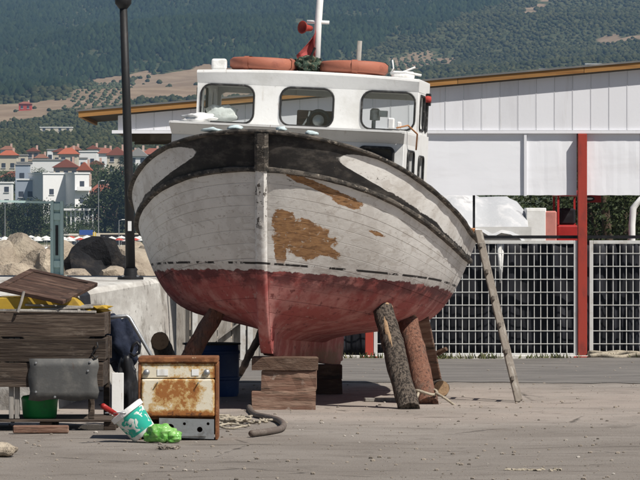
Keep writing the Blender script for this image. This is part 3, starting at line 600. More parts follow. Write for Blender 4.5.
def log(name, p0, p1, r0, r1, mat, label, cat='prop', seed=1, group=None, knots=True):
    p0 = Vector(p0); p1 = Vector(p1); r_ = thing(name, label, cat, p0, group=group); a = p1 - p0; n_ = 12; rg = random.Random(seed)
    q = a.normalized(); off = q.cross(Vector((0, 1, 0))).normalized()
    pts = [a * (i / n_) + off * .004 * math.sin(i * .9 + seed) for i in range(n_ + 1)]
    rd = [r0 + (r1 - r0) * i / n_ + rg.uniform(-.005, .005) for i in range(n_ + 1)]
    MB().tube(pts, rd, 14, False, .05, seed).build('bark', mat, r_, smooth=True)
    m = MB(); m.tube([pts[0] - q * .002, pts[0] + q * .02], [rd[0] * .985, rd[0] * .985], 14); m.build('cut_end', mat, r_)
    m = MB(); m.tube([pts[-1] - q * .02, pts[-1] + q * .002], [rd[-1] * .985, rd[-1] * .985], 14); m.build('cut_end', MT['cut_wood'], r_)
    return r_
def foot(px, py, r): p = GP(px, py); p.z = 0.0; return p
l1 = log('timber_prop', foot(409, 410, .1), P(383.5, 309, 40.15), .105, .098, MT['pine_bark'], 'thick dark bark log propping the port bilge, with a pale scar', seed=4)
a = Vector(P(383.5, 309, 40.15)) - foot(409, 410, .1); m = MB(); q = a.normalized(); sd_ = Vector((0, -1, 0)) - q * q.dot(Vector((0, -1, 0))); sd_.normalize(); rt = q.cross(sd_).normalized()
rows = [[a * f_ + sd_ * (.1035 + .003) + rt * (wd * k - .01) - sd_ * (.018 * abs(k)) for k in (-1, 0, 1)] for f_, wd in ((.55, .004), (.62, .022), (.72, .03), (.8, .024), (.86, .004))]
m.grid(rows); m.build('bark_scar', MT['cut_wood'], l1, smooth=True)
log('timber_prop', foot(428, 405, .1), P(408, 321, 41.3), .10, .098, MT['red_log'], 'reddish peeled log propping the port bilge with cord round its foot', seed=5)
lo = log('timber_log', P(434, 387, 43.25), P(441.5, 388.5, 42.55), .082, .082, MT['pine_bark'], 'short log lying on the ground under the rearmost prop', 'log', 8)
sq = thing('timber_prop', 'rough squared brown timber prop standing on the short log', 'prop', P(434, 379.5, 42.9)); MB().beam((0, 0, 0), P(421, 317, 42.4) - P(434, 379.5, 42.9), .15, .13, up=(0, -1, 0)).build('timber', MT['block_wood'], sq, bevel=.015, seg=2); MB().tube([Vector((.03, -.06, .26)), Vector((.12, -.12, .31))], [.03, .022], 8).build('branch_stub', MT['old_wood'], sq)
m = MB(); c0 = foot(428, 405, .1) + Vector((-.03, 0, .12)); m.tube([c0 + Vector((.115 * math.cos(t_), .115 * math.sin(t_), .02 * math.sin(2 * t_))) for t_ in np.linspace(0, 6.28, 20)], .014, 6)
m.tube([c0 + Vector((.1, -.08, 0)), c0 + Vector((.2, -.1, -.06)), c0 + Vector((.3, -.12, -.135))], .013, 6); m.tube([c0 + Vector((-.06, -.11, 0)), c0 + Vector((-.1, -.16, -.1)), c0 + Vector((-.16, -.18, -.14))], .013, 6)
tag(m.build('cord', MT['rope'], smooth=True), 'brown cord tied round the foot of the reddish log prop', 'cord')
log('timber_prop', foot(160, 408, .1), P(221, 304, 40.0), .09, .085, MT['red_log'], 'brown log propping the starboard bilge beside the blue barrel', seed=7)
log('timber_prop', GP(240, 376) + Vector((0, 0, .03)), P(262, 331, 42.6), .04, .04, MT['old_wood'], 'thin dark pole leaning against the hull behind the keel blocks', seed=9)
l = log('timber_log', GP(172, 378) + Vector((0, 0, .05)), P(160, 341, 45.2), .11, .10, MT['pine_bark'], 'short stub of log leaning against the quay, near the rusty cooker', 'log', 11)
# ladder seen almost edge on
top = bw(*(lambda p: (p.x + .06, p.y, p.z + .06))(min(hull_line(lambda s: 1.0), key=lambda q: abs(q.y - 4.25))))
ft = GP(518, 402); ft.z = .0
lad = thing('wooden_ladder', 'grey wooden ladder leaning on the boat side, foot on the ground', 'ladder', ft)
a = top - ft; wdv = Vector((.035, .36, 0)); a = a - wdv * .5
for k in (0, 1):
    MB().beam(wdv * k, a + wdv * k, .03, .054, up=(1, .3, 0)).build('rail', MT['ladder_wood'], lad, bevel=.006)
for i in range(6):
    f_ = .12 + .155 * i; c0 = a * f_; MB().beam(c0 - wdv * .22 + Vector((0, 0, .03)), c0 + wdv * 1.22 + Vector((0, 0, .03)), .03, .045).build('rung', MT['ladder_wood'], lad, bevel=.005)
# ---------------------------------------------------------------- the shed behind the boat
DS = 56.0; K = F / DS
def SX(px): return (px - 320) / K
def SZ(py): return CAMH + (235 - py) / K
def roof_z(px): return SZ(112 - (px - 80) * .0878)
shed = thing('boat_shed', 'long open white boat shed with timber-edged sloping roof and red posts', 'shed', (0, DS, 0))
z130 = SZ(130)
px = 118.0
while px < 700:
    w_ = 18.2; a, b = SX(px), SX(px + w_ - .5)
    m = MB(); za, zb = roof_z(px) - .09, roof_z(px + w_) - .09; y_ = 0.0
    vsx = [(a, y_, z130), (b, y_, z130), (b, y_, zb), (a, y_, za)]; bk = [(x_, y_ + .03, z_) for x_, _, z_ in vsx]
    m.add(vsx + bk, [(0, 1, 2, 3), (7, 6, 5, 4), (0, 4, 5, 1), (1, 5, 6, 2), (2, 6, 7, 3), (3, 7, 4, 0)])
    m.build('cladding_panel', MT['clad'], shed)
    if px > 120: MB().bb(a - .010, a - .003, -.004, .012, z130 + .002, za - .001).build('seam', MT['clad'], shed)
    px += w_
# roof sheet, fascia boards, soffit
xl, xr = SX(79), SX(710); zl, zr_ = roof_z(79), roof_z(710)
def slab(x0, x1, y0, y1, dz0, dz1):
    f_ = lambda x_: zl + (zr_ - zl) * (x_ - xl) / (xr - xl)
    p = [(x0, y0, f_(x0) + dz0), (x1, y0, f_(x1) + dz0), (x1, y1, f_(x1) + dz0), (x0, y1, f_(x0) + dz0), (x0, y0, f_(x0) + dz1), (x1, y0, f_(x1) + dz1), (x1, y1, f_(x1) + dz1), (x0, y1, f_(x0) + dz1)]
    return MB().add(p, [(3, 2, 1, 0), (4, 5, 6, 7), (0, 1, 5, 4), (1, 2, 6, 5), (2, 3, 7, 6), (3, 0, 4, 7)])
slab(xl - .03, xr, -.13, 4.1, .005, .028).build('roof_sheet', MT['roof_sheet'], shed)
n_ = 5
for i in range(n_):
    a = xl + (xr - xl) * i / n_; b = xl + (xr - xl) * (i + 1) / n_ - .006; slab(a, b, -.115, -.08, -.07, .003).build('fascia_board', MT['fascia'], shed)
slab(xl, xl + .035, -.079, 4.0, -.07, .003).build('fascia_board', MT['fascia'], shed)
slab(xl + .04, xr, -.078, 4.0, -.028, 0.0).build('soffit', MT['soffit'], shed)
MB().bb(SX(112), SX(700), -.03, .05, z130 - .045, z130 - .003).build('sill_trim', MT['clad'], shed)
for (pa, pb, ya, yb, za, zb) in ((150, 690, .06, .16, 140, 133), (118, 122, .05, 3.9, 134, 122)):
    MB().bb(SX(pa), SX(pb), ya, yb, SZ(za), SZ(zb)).build('beam', MT['soffit'], shed)
for p_ in (-0.0,):
    for y_ in (2.0, 3.75): MB().bb(SX(122), SX(705), y_, y_ + .12, 2.86, 3.0).build('beam', MT['soffit'], shed)
for i, (pa, pb) in enumerate(((236, 372.5), (373.5, 524.2), (526.2, 576.8), (587.2, 640), (641, 700))):
    m = MB(); rows = []
    for k in range(9):
        z_ = SZ(130.8) + (SZ(195.2) - SZ(130.8)) * k / 8
        rows.append([Vector((SX(pa) + (SX(pb) - SX(pa)) * j / 14, .02 + .004 * mnoise.noise(Vector((j * .5 + i * 5, k * .3, 2))), z_ + (.002 * math.sin(j * 1.3) if k == 8 else 0))) for j in range(15)])
    m.grid(rows); o = m.build('wall_sheet', MT['tarp'], shed)
MB().bb(SX(524), SX(526.6), -.02, .015, SZ(196), SZ(131)).build('sheet_batten', MT['clad'], shed)
for pxp in (200, 369, 582, 720):
    w_ = 4.6 if pxp == 582 else 4.0
    MB().bb(SX(pxp - w_), SX(pxp + w_), -.10, .0, 0, z130 - .05).build('post', MT['red_paint'], shed, bevel=.006)
    MB().bb(SX(pxp - 9), SX(pxp + 9), -.17, .07, 0, .025).build('base_plate', MT['red_paint'], shed, bevel=.004)
MB().bb(SX(373), SX(700), .09, .14, SZ(238.6), SZ(235.4)).build('rail', MT['black_plastic'], shed)
for pxp in (200, 369, 720):
    for y_ in (3.75,): MB().bb(SX(pxp - 4), SX(pxp + 4), y_, y_ + .1, 0, 2.85).build('post', MT['red_paint'], shed)
MB().bb(SX(473), SX(475.4), .09, .13, SZ(235), SZ(195)).build('rail_post', MT['black_plastic'], shed)
m = MB().bb(SX(340), SX(700), -.16, .16, -.02, .035); m.build('sill', MT['concrete'], shed, bevel=.01)

# welded bar fence panels between the posts
def fence(pa, pb, label):
    o = thing('bar_fence', label, 'fence', (SX(pa), DS - .05, 0)); W = SX(pb) - SX(pa); z0, z1 = SZ(356.5), SZ(240.5)
    for (x0, x1, za, zb) in ((0, .05, z0, z1), (W - .05, W, z0, z1), (.051, W - .051, z1 - .045, z1), (.051, W - .051, z0, z0 + .045)):
        MB().bb(x0, x1, -.02, .02, za, zb).build('frame_bar', MT['fence_white'], o, bevel=.004)
    n_ = int(round((W - .1) / .0865)); vm = MB().bb(-.005, .005, -.005, .005, z0 + .045, z1 - .045).mesh('upright')
    for i in range(1, n_): shared('upright', vm, MT['fence_white'], o, (.05 + (W - .1) * i / n_, 0, 0), (0, rng.uniform(-.004, .004), 0))
    hm_ = MB().bb(.05, W - .05, -.016, -.006, -.005, .005).mesh('crossbar'); k = 9
    for i in range(1, k): shared('crossbar', hm_, MT['fence_white'], o, (0, 0, z0 + (z1 - z0) * i / k))
    return o
fence(373.5, 577.2, 'white welded bar fence panel between boat and red post')
fence(589, 704, 'white welded bar fence panel beyond the tall red post, away from the boat')
def hung(pa, pb, label, seed, d_=.34):
    m = MB(); rows = []
    for k in range(11):
        z_ = SZ(241.5) + (.03 - SZ(241.5)) * k / 10
        rows.append([Vector((SX(pa) + (SX(pb) - SX(pa)) * j / 60, .07 * mnoise.noise(Vector((j * .35 + seed, k * .07, seed))) + .03 * mnoise.noise(Vector((j * 1.1, k * .25, seed + 3))), z_)) for j in range(61)])
    m.grid(rows); o = m.build('black_tarpaulin', MT['black_tarp'], smooth=True); o.location = (0, DS + d_, 0); q = o.modifiers.new('s', 'SOLIDIFY'); q.thickness = .004; return tag(o, label, 'tarpaulin')
hung(300, 579, 'black tarpaulin hanging behind the fence panel next to the boat, its end standing for a shaded opening', 3.3); hung(585, 700, 'black tarpaulin hanging behind the fence panel beyond the red post', 8.1)  # boat end of the first black sheet stands in for shade in the opening
m = MB(); m.grid([[Vector((SX(x_), .02 * math.sin(k + x_), SZ(y_))) for x_ in (497 + k * 1.6, 501, 505 - k * 1.2)] for k, y_ in enumerate((240.8, 262, 283))]); o = m.build('white_rag', MT['white_cloth'], smooth=True); o.location = (0, DS + .16, 0); o.modifiers.new('s', 'SOLIDIFY').thickness = .004; tag(o, 'torn white cloth strip hung on the fence rail before the black tarpaulin', 'cloth')
# things inside the shed, seen over the fence
dI = 63.6; KI = F / dI
def IP(px, py): return Vector(((px - 320) / KI, 0, CAMH + (235 - py) / KI))
cb = thing('covered_boat', 'white boat under a pale sheet inside the shed behind the fence', 'boat', (0, dI, 0))
m = MB(); rows = []
for k in range(13):
    x_ = IP(415 + 112 * k / 12, 0).x; h_ = IP(0, 186 + 22 * (k / 12) ** 2 + 4 * math.sin(k * 1.1)).z
    rows.append([Vector((x_, -.8 + 2.6 * j / 10, h_ - .55 * abs(j / 5 - 1) ** 2.2 + .07 * mnoise.noise(Vector((k * .8, j * .9, 1))))) for j in range(11)])
m.grid(rows); m.build('cover_sheet', MT['cover_cloth'], cb, smooth=True)
m = MB(); rows = []
for k in range(13):
    x_ = IP(411 + 118 * k / 12, 0).x; rows.append([Vector((x_, .5 - sy * wd, z_)) for sy, wd, z_ in ((1, 1.25, 1.72), (1, 1.2, 1.2), (1, .8, .7), (1, .1, .45), (-1, .8, .7), (-1, 1.2, 1.2), (-1, 1.25, 1.72))])
m.grid(rows); m.build('hull', MT['white_paint'], cb, smooth=True)
MB().bb(IP(430, 0).x, IP(505, 0).x, .35, .65, 0, .47).build('cradle', MT['old_wood'], cb)
wc = thing('white_cabinet', 'tall white cabinet between covered boat and red machine in the shed', 'cabinet', (IP(534, 0).x, dI, 0))
MB().bb(-.13, .17, -.2, .3, .06, IP(0, 208).z).build('body', MT['white_paint'], wc, bevel=.01); MB().bb(-.12, .16, -.225, -.203, .1, IP(0, 210).z).build('door', MT['white_paint'], wc, bevel=.006); MB().bb(.1, .12, -.25, -.226, 1.2, 1.4).build('handle', MT['dark_metal'], wc); MB().bb(-.13, .17, -.2, .3, 0, .058).build('plinth', MT['dark_metal'], wc)
plain('pink_red', (0.5, 0.2, 0.17), .7); plain('bright_red', (0.34, 0.022, 0.02), .5); plain('grey_blue', (0.12, 0.16, 0.22), .5)
rm = thing('red_machine', 'red forklift-like machine with cab parked inside the shed', 'machine', (IP(556, 0).x, dI + .3, 0))
MB().bb(-.22, .0, -.5, .9, .45, IP(0, 211).z).build('side_panel', MT['pink_red'], rm, bevel=.02); MB().bb(.01, .36, -.3, 1.1, .45, 1.75).build('body', MT['bright_red'], rm, bevel=.03, seg=2)
for x_ in (.02, .33): MB().bb(x_, x_ + .03, -.3, -.26, 1.752, 2.18).build('cab_pillar', MT['bright_red'], rm)
for x_ in (.02, .33): MB().bb(x_, x_ + .03, .9, .94, 1.752, 2.18).build('cab_pillar', MT['bright_red'], rm)
MB().bb(0, .38, -.34, .98, 2.182, 2.26).build('cab_roof', MT['bright_red'], rm, bevel=.02); MB().bb(.06, .32, .2, .6, 1.752, 2.0).build('seat', MT['black_plastic'], rm, bevel=.03)
for x_ in (-.12, .26):
    for y_ in (-.1, .7): MB().lathe([(.001, -.08), (.14, -.08), (.24, -.07), (.245, 0), (.24, .07), (.14, .08), (.001, .08)], 20, (x_, y_, .245), Matrix.Rotation(R(90), 3, 'Y')).build('wheel', MT['rubber'], rm, smooth=True)
sg = thing('red_sign', 'small red sign board with dark oval emblem hung above the machine', 'sign', (IP(562, 0).x, 57.2, SZ(198)))
MB().bb(-.16, .16, -.01, .01, -.05, .06).build('board', MT['bright_red'], sg, bevel=.003)
m = MB(); m.lathe([(.001, 0), (1, 0), (1, .004), (.001, .004)], 24, (0, 0, 0)); m.v = [(x_ * .075, -.012 - z_, y_ * .034) for x_, y_, z_ in m.v]; m.build('emblem', MT['black_plastic'], sg)
m = MB(); m.lathe([(.001, 0), (1, 0), (1, .004), (.001, .004)], 24, (0, 0, 0)); m.v = [(x_ * .05, -.0165 - z_, y_ * .012) for x_, y_, z_ in m.v]; m.build('emblem_bar', MT['white_cloth'], sg)
for x_ in (-.12, .12): MB().tube([(x_, 0, .06), (x_, 0, .75)], .006, 6).build('hanger', MT['dark_metal'], sg)
m = MB(); m.tube([(0, 0, 0), (0, 0, 1.75), (.02, 0, 2.0), (.12, 0, 2.12), (.6, 0, 2.14)], .05, 10); o = m.build('white_pipe', MT['white_paint'], smooth=True); o.location = (IP(632, 0).x, dI, 0); tag(o, 'bent white pipe standing behind the fence beyond the tall red post', 'pipe')
# beige hose on the ground under the fence, and a grey plank hoarding seen under the hull
m = MB()
for k in range(4):
    m.tube([Vector((SX(588 + i * 4.2), DS - .42 + .10 * k + .05 * math.sin(i * .8 + k * 2), .035 + .03 * (k % 2) + .012 * math.sin(i * .7 + k))) for i in range(24)], .028, 8)
tag(m.build('canvas_hose', MT['rope'], smooth=True), 'flat beige canvas hose laid along the foot of the fence', 'hose')
hd = thing('plank_hoarding', 'low grey weathered plank hoarding behind the keel and blue barrel', 'hoarding', (0, 55.2, 0))
m0 = MB().bb(-.085, .085, -.012, .012, .02, .80).mesh('board'); k = 0; x_ = (183 - 320) * 55.2 / F
while x_ < (272 - 320) * 55.2 / F:
    shared('board', m0, MT['grey_wood'], hd, (x_, rng.uniform(-.006, .006), 0), (0, rng.uniform(-.012, .012), 0), (1, 1, rng.uniform(.95, 1.04))); x_ += .178
for p_ in (253, 246, 200): MB().bb((p_ - 322.5) * 57.4 / F, (p_ - 317.5) * 57.4 / F, -.09, -.02, 0, .86).build('post', MT['fence_white'], hd)
MB().beam(((205 - 320) * 57.3 / F, -.04, .10), ((250 - 320) * 57.3 / F, -.04, .55), .02, .09, up=(0, 1, 0)).build('brace', MT['grey_wood'], hd)
MB().bb((184 - 320) * 55.2 / F, (272 - 320) * 55.2 / F, .014, .05, .3, .38).build('cross_rail', MT['grey_wood'], hd)

# ---------------------------------------------------------------- quay wall, lamp post, turquoise post, breakwater
m = MB(); rows = []
pts = [(-2.47, 39.0), (-2.33, 45.0), (-2.12, 52.0), (-1.95, 58.3)]
n_ = 24
for i in range(n_ + 1):
    q = i / n_ * 3; k = min(int(q), 2); f_ = q - k; x_ = pts[k][0] + (pts[k + 1][0] - pts[k][0]) * f_; y_ = pts[k][1] + (pts[k + 1][1] - pts[k][1]) * f_; j = lambda a_: a_ * mnoise.noise(Vector((x_ * 2.3, a_ * 50, 1)))
    rows.append([Vector((x_ + .06 + j(.02), y_, -.2)), Vector((x_ + .03 + j(.02), y_, .5)), Vector((x_ + j(.015), y_, .99)), Vector((x_ - .05, y_, 1.05 + j(.01))), Vector((x_ - 7.0, y_ + 2.5, 1.055 + j(.01))), Vector((x_ - 7.1, y_ + 2.5, -1.6))])
m.grid(rows); k = len(m.v) - 6; m.f += [tuple(range(k, k + 6)), tuple(range(6))]
qw = m.build('quay_wall', MT['concrete'], smooth=False, bevel=.02, seg=2); tag(qw, 'low pale streaked concrete quay wall carrying the lamp post', 'wall')
lp_ = thing('lamp_post', 'tall black lamp post standing on the concrete quay wall', 'lamp post', ((130.5 - 320) * 53.0 / F, 53.0, 1.05))
H = 3.43; MB().tube([(0, 0, .10), (-.02, 0, 1.2), (-.05, 0, 2.2), (-.09, 0, H)], [.060, .056, .052, .047], 16).build('pole', MT['dark_metal'], lp_, smooth=True)
MB().lathe([(.001, 0), (.16, 0), (.16, .03), (.085, .05), (.075, .14), (.001, .14)], 20).build('base_flange', MT['dark_metal'], lp_, sharp=30)
for k in range(4): a = R(45 + 90 * k); MB().lathe([(.001, .03), (.018, .03), (.018, .055), (.001, .055)], 6, (.125 * math.cos(a), .125 * math.sin(a), 0)).build('bolt', MT['steel'], lp_)
MB().lathe([(.054, -.06), (.075, -.03), (.1, .0), (.105, .06), (.09, .10), (.06, .12), (.001, .12)], 20, (-.09, 0, H - .03)).build('lantern_collar', MT['dark_metal'], lp_, smooth=True)
MB().lathe([(.06, .10), (.15, .17), (.2, .29), (.2, .37), (.15, .49), (.06, .55), (.001, .56)], 24, (-.09, 0, H - .02)).build('globe', MT['white_cloth'], lp_, smooth=True)
MB().bb(-.03, .015, -.064, -.058, .60, .72).build('sticker', MT['white_cloth'], lp_)
dT = 57.0; KT = F / dT
tp = thing('steel_post', 'pale turquoise slotted steel post with a thin bar to one side', 'post', ((57 - 320) / KT, dT, 1.05))
hT = CAMH + (235 - 201) / KT - 1.05
for x_ in (-.085, .045): MB().bb(x_, x_ + .042, -.06, .06, 0, hT).build('flange', MT['turquoise'], tp, bevel=.004)
MB().bb(-.043, .045, -.012, .012, 0, hT - .01).build('web', MT['turquoise'], tp)
for z_ in (.12, .75, hT - .12): MB().bb(-.0425, .0445, -.05, -.013, z_, z_ + .09).build('batten', MT['turquoise'], tp, bevel=.003)
MB().bb(-.02, .018, -.0165, -.0125, .28, .68).build('slot', MT['black_plastic'], tp)
MB().beam((-.086, 0, hT - .02), (-1.6, -.1, hT + .02), .025, .03).build('bar', MT['turquoise'], tp)
MB().bb(-.14, .14, -.12, .12, 0, .015).build('base_plate', MT['turquoise'], tp)
rk = [(-5, 268, 70, .55, .5, 'l'), (22, 263, 70.5, .62, .42, 'l'), (40, 270, 69.3, .38, .3, 'l'), (8, 284, 68, .5, .3, 'l'), (97, 268, 69, .58, .33, 'd'), (138, 270, 70.5, .6, .26, 'l'), (150, 258, 71.5, .35, .22, 'l'),
      (115, 279, 67.6, .32, .16, 'l'), (76, 281, 67.8, .34, .16, 'l'), (60, 262, 71.8, .35, .34, 'l'), (128, 258, 72.5, .42, .22, 'l'), (100, 255, 73, .4, .2, 'l')]
labs = ['tall tan boulder with a sheer broken face at the breakwater end', 'big upright tan boulder beside the turquoise post', 'small tan stone wedged between boulders by the turquoise post', 'low broad tan boulder behind the wooden bin', 'wide black boulder between turquoise post and lamp post', 'long pale boulder just beyond the lamp post foot', 'smaller round boulder behind the long pale one by the boat', 'flat pale stone at the foot of the black boulder', 'low pale stone between turquoise post and the black boulder', 'narrow tan boulder half hidden behind the turquoise post', 'tan boulder behind the lamp post', 'small tan boulder peeping over the black one']
for k, (px_, py_, d_, rx, rz, kd) in enumerate(rk):
    c0 = P(px_, py_ + 1.5, d_); m = MB(); m.blob((0, 0, 0), (rx, rx * .9, rz * 1.25), 40 + k * 3, 3, .30, 1.1)
    sn = random.Random(k)                                    # broken faces: clip against a few planes
    for q in range(7 if kd == 'l' else 0):
        nv = Vector((sn.uniform(-1, 1), sn.uniform(-1, .4), sn.uniform(-.3, 1))).normalized(); lim = (abs(nv.x) * rx + abs(nv.y) * rx + abs(nv.z) * rz) * sn.uniform(.5, .7); nvv = []
        for v_ in m.v:
            v_ = Vector(v_); e = v_.dot(nv) - lim; nvv.append(tuple(v_ - nv * e * .93 if e > 0 else v_))
        m.v = nvv
    o = m.build('boulder', MT['dark_rock' if kd == 'd' else 'rock'], sharp=28); o.location = c0; o.rotation_euler = (0, 0, k * 1.1); tag(o, labs[k], 'boulder', 'breakwater boulders')
m = MB(); rows = []
for i in range(41):
    x_ = -40 + 1.0 * i * .98; rows.append([Vector((x_, y_ + .5 * mnoise.noise(Vector((x_ * .6, y_, 3))), z_ - .55 + .25 * mnoise.noise(Vector((x_ * .9, y_ * .8, 6))))) for y_, z_ in ((61.6, .1), (64.5, .35), (67, .55), (70, .75), (73, .35), (77, -1.0), (80, -2.4))])
m.grid(rows); o = m.build('breakwater', MT['rock'], sharp=20); struct(o)

# ---------------------------------------------------------------- clutter in the left foreground
dB = 35.3; KB = F / dB
def BX(px): return (px - 320) / KB
def BZ(py): return CAMH + (235 - py) / KB
bn = thing('wooden_bin', 'big weathered dark plank bin on legs holding scrap', 'bin', (0, dB, 0))
xl_, xr_ = BX(-38), BX(104.5)
for k, (ya, yb, sh) in enumerate(((313.5, 336.5, 0), (339, 361.5, .01), (362.8, 387, -.012))):
    for yy, L0, L1 in ((0.0, xl_, xr_), (1.0, xl_, xr_)):
        m = MB(); rows = []
        for i in range(15):
            x_ = L0 + (L1 - L0) * i / 14 + (sh if i == 14 else 0); w1 = .006 * mnoise.noise(Vector((x_ * 2, k * 3, yy)))
            rows.append([Vector((x_, yy + w1, BZ(yb) + w1)), Vector((x_, yy + w1, BZ(ya) + w1 * .6)), Vector((x_, yy + .032 + w1, BZ(ya) + w1 * .6)), Vector((x_, yy + .032 + w1, BZ(yb) + w1)), Vector((x_, yy + w1, BZ(yb) + w1))])
        m.grid(rows); kk = len(m.v); m.f += [(0, 1, 2, 3), (kk - 5, kk - 4, kk - 3, kk - 2)]; m.build('plank', MT['bin_wood'], bn, bevel=.004)
    for xe in (xr_ - .045, xl_ + .01):
        MB().bb(xe, xe + .032, .04 + sh, .99, BZ(yb) + .004, BZ(ya) - .003).build('plank', MT['bin_wood'], bn, bevel=.004)
for (pa, pb, ya, yb) in ((8.5, 13, 0.04, .1), (14, 19, .05, .11), (88, 94, .04, .1), (98, 104, .9, .97), (-34, -28, .04, .1), (-34, -28, .9, .97)):
    MB().bb(BX(pa), BX(pb), ya, yb, .088, BZ(338)).build('leg', MT['grey_wood'] if pa < 20 and pa > 0 else MT['bin_wood'], bn, bevel=.004)
MB().bb(xl_ + .05, xr_ - .06, .045, .98, .36, .385).build('floor_board', MT['bin_wood'], bn)
m = MB(); rows = []
for i in range(8): rows.append([Vector((BX(29 + 69 * i / 7 + (1.2 * math.sin(j * 2) if i in (0, 7) else 0)), -.014 - .008 * mnoise.noise(Vector((i * .8, j, 4))), BZ(358.5 + 41.5 * j / 5 + (1.3 * math.sin(i * 1.7) if j == 5 else 0)))) for j in range(6)])
m.grid(rows); ms = m.build('metal_sheet', MT['grey_sheet'], bn, smooth=True); ms.modifiers.new('s', 'SOLIDIFY').thickness = .003; ms['label'] = 'grey sheet metal patch nailed to the front'
for (a, b) in ((36, 363), (90, 362), (88, 371), (55, 397), (36, 392)): MB().lathe([(.001, 0), (.011, 0), (.008, .006), (.001, .007)], 8, (BX(a), -.02, BZ(b)), Matrix.Rotation(R(90), 3, 'X')).build('nail', MT['steel'], bn)
MB().tube([Vector((BX(a), -.02, BZ(b))) for a, b in ((97, 342), (98, 347), (95, 350), (92, 354), (95, 358), (98, 356))], .008, 6).build('hook', MT['dark_metal'], bn, smooth=True)
# pallet
pl = thing('pallet', 'dark worn wooden pallet under the plank bin', 'pallet', (0, dB - .06, 0))
for k in range(5): MB().bb(BX(-40), BX(112 - (k % 2)), -.02 + .23 * k, .15 + .23 * k, .068, .086).build('deck_board', MT['bin_wood'], pl, bevel=.003)
for a in (-38, 40, 104):
    for y_ in (.0, .48, .9): MB().bb(BX(a), BX(a + 12), y_, y_ + .12, 0.0, .067).build('block', MT['bin_wood'], pl, bevel=.004)
def ob(name, label, cat, m, mat, loc=(0, 0, 0), rot=(0, 0, 0), **k):
    o = m.build(name, mat, **k); o.location = loc; o.rotation_euler = rot; return tag(o, label, cat)
ob('green_basin', 'bright green plastic tub under the plank bin', 'tub', MB().lathe([(.001, 0), (.13, 0), (.14, .02), (.15, .14), (.155, .165), (.14, .185), (.08, .195), (.001, .2)], 24), MT['green_plastic'], (BX(38), dB + .22, .087), smooth=True)
m = MB(); rg = random.Random(2)
ob('wood_offcut', 'reddish brown timber offcut lying before the pallet', 'offcut', MB().bb(-.225, .225, -.06, .06, 0, .06), MT['block_wood'], (BX(43) * .99, dB - .62, .004), (0, 0, .05), bevel=.008)
# louvred hatch on top
hz_ = BZ(302); lv_ = thing('louvred_hatch', 'dark brown louvred wooden shutter tilted on top of the bin', 'shutter'); lv_.matrix_world = Matrix.Translation((BX(28), dB + .05, BZ(297.5))) @ Matrix.Rotation(R(-7), 4, 'Y').inverted() @ Matrix.Rotation(R(14), 4, 'X') @ Matrix.Rotation(R(-18), 4, 'Z')
LW, LD = .62, .74
for (x0, x1, y0, y1) in ((-LW / 2, LW / 2, 0, .06), (-LW / 2, LW / 2, LD - .06, LD), (-LW / 2, -LW / 2 + .06, .061, LD - .061), (LW / 2 - .06, LW / 2, .061, LD - .061)): MB().bb(x0, x1, y0, y1, 0, .035).build('frame_rail', MT['dark_wood'], lv_, bevel=.004)
sl_ = MB().box((0, 0, 0), (LW - .122, .034, .008), Matrix.Rotation(R(14), 3, 'X')).mesh('slat')
for k in range(13): shared('slat', sl_, MT['dark_wood'], lv_, (0, .085 + .0475 * k, .018))
m = MB(); rows = [[Vector((x_, y_, z_ + .02 * mnoise.noise(Vector((x_ * 6, y_ * 6, 1))))) for x_, z_ in ((-.45, 0), (-.44, .09), (-.2, .1), (.1, .115), (.27, .10), (.33, .02), (.34, .0))] for y_ in (0, .1, .3, .5)]
m.grid(rows); k = len(m.v) - 7; m.f += [tuple(range(7)), tuple(range(k, k + 7))]
ob('yellow_crate', 'yellow plastic crate lid under the louvred shutter on the bin', 'crate', m, MT['yellow'], (BX(41), dB + .12, BZ(309.5)), bevel=.01, seg=2)
for k, (pa, pb, py_, y_, lab, mt_) in enumerate(((16, 96, 311.2, -.01, 'grey board lying along the bin top edge, lowest of the pile', 'grey_wood'), (30, 92, 308.6, .05, 'thin pale board on the bin top, above the lowest board', 'grey_wood'), (24, 83, 306.2, .1, 'short grey board topmost on the bin edge', 'grey_wood'), (78, 100, 306.0, .2, 'short pale stick poking past the bin corner', 'grey_wood'))):
    ob('loose_board', lab, 'board', MB().bb(BX(pa) - BX((pa + pb) / 2), BX(pb) - BX((pa + pb) / 2), 0, .1, -.009, .009), MT[mt_], (BX((pa + pb) / 2), dB + y_, BZ(py_)), (0, R((1.2, -2.5, 2.2, -5)[k]), R((1, -3, 2, 12)[k])), bevel=.003)
ob('yellow_scrap', 'small ochre plastic scrap at the bin corner', 'scrap', MB().blob((0, 0, 0), (.11, .06, .03), 51, 2, .4, 2), MT['yellow'], (BX(96), dB + .25, BZ(309)))
MB_ = MB().tube([(0, 0, 0), (.03, 0, .09), (.05, .01, .17)], .012, 8); ob('wood_stick', 'short upright stick beside the louvred shutter on the bin', 'stick', MB_, MT['grey_wood'], (BX(18), dB - .03, BZ(312)))
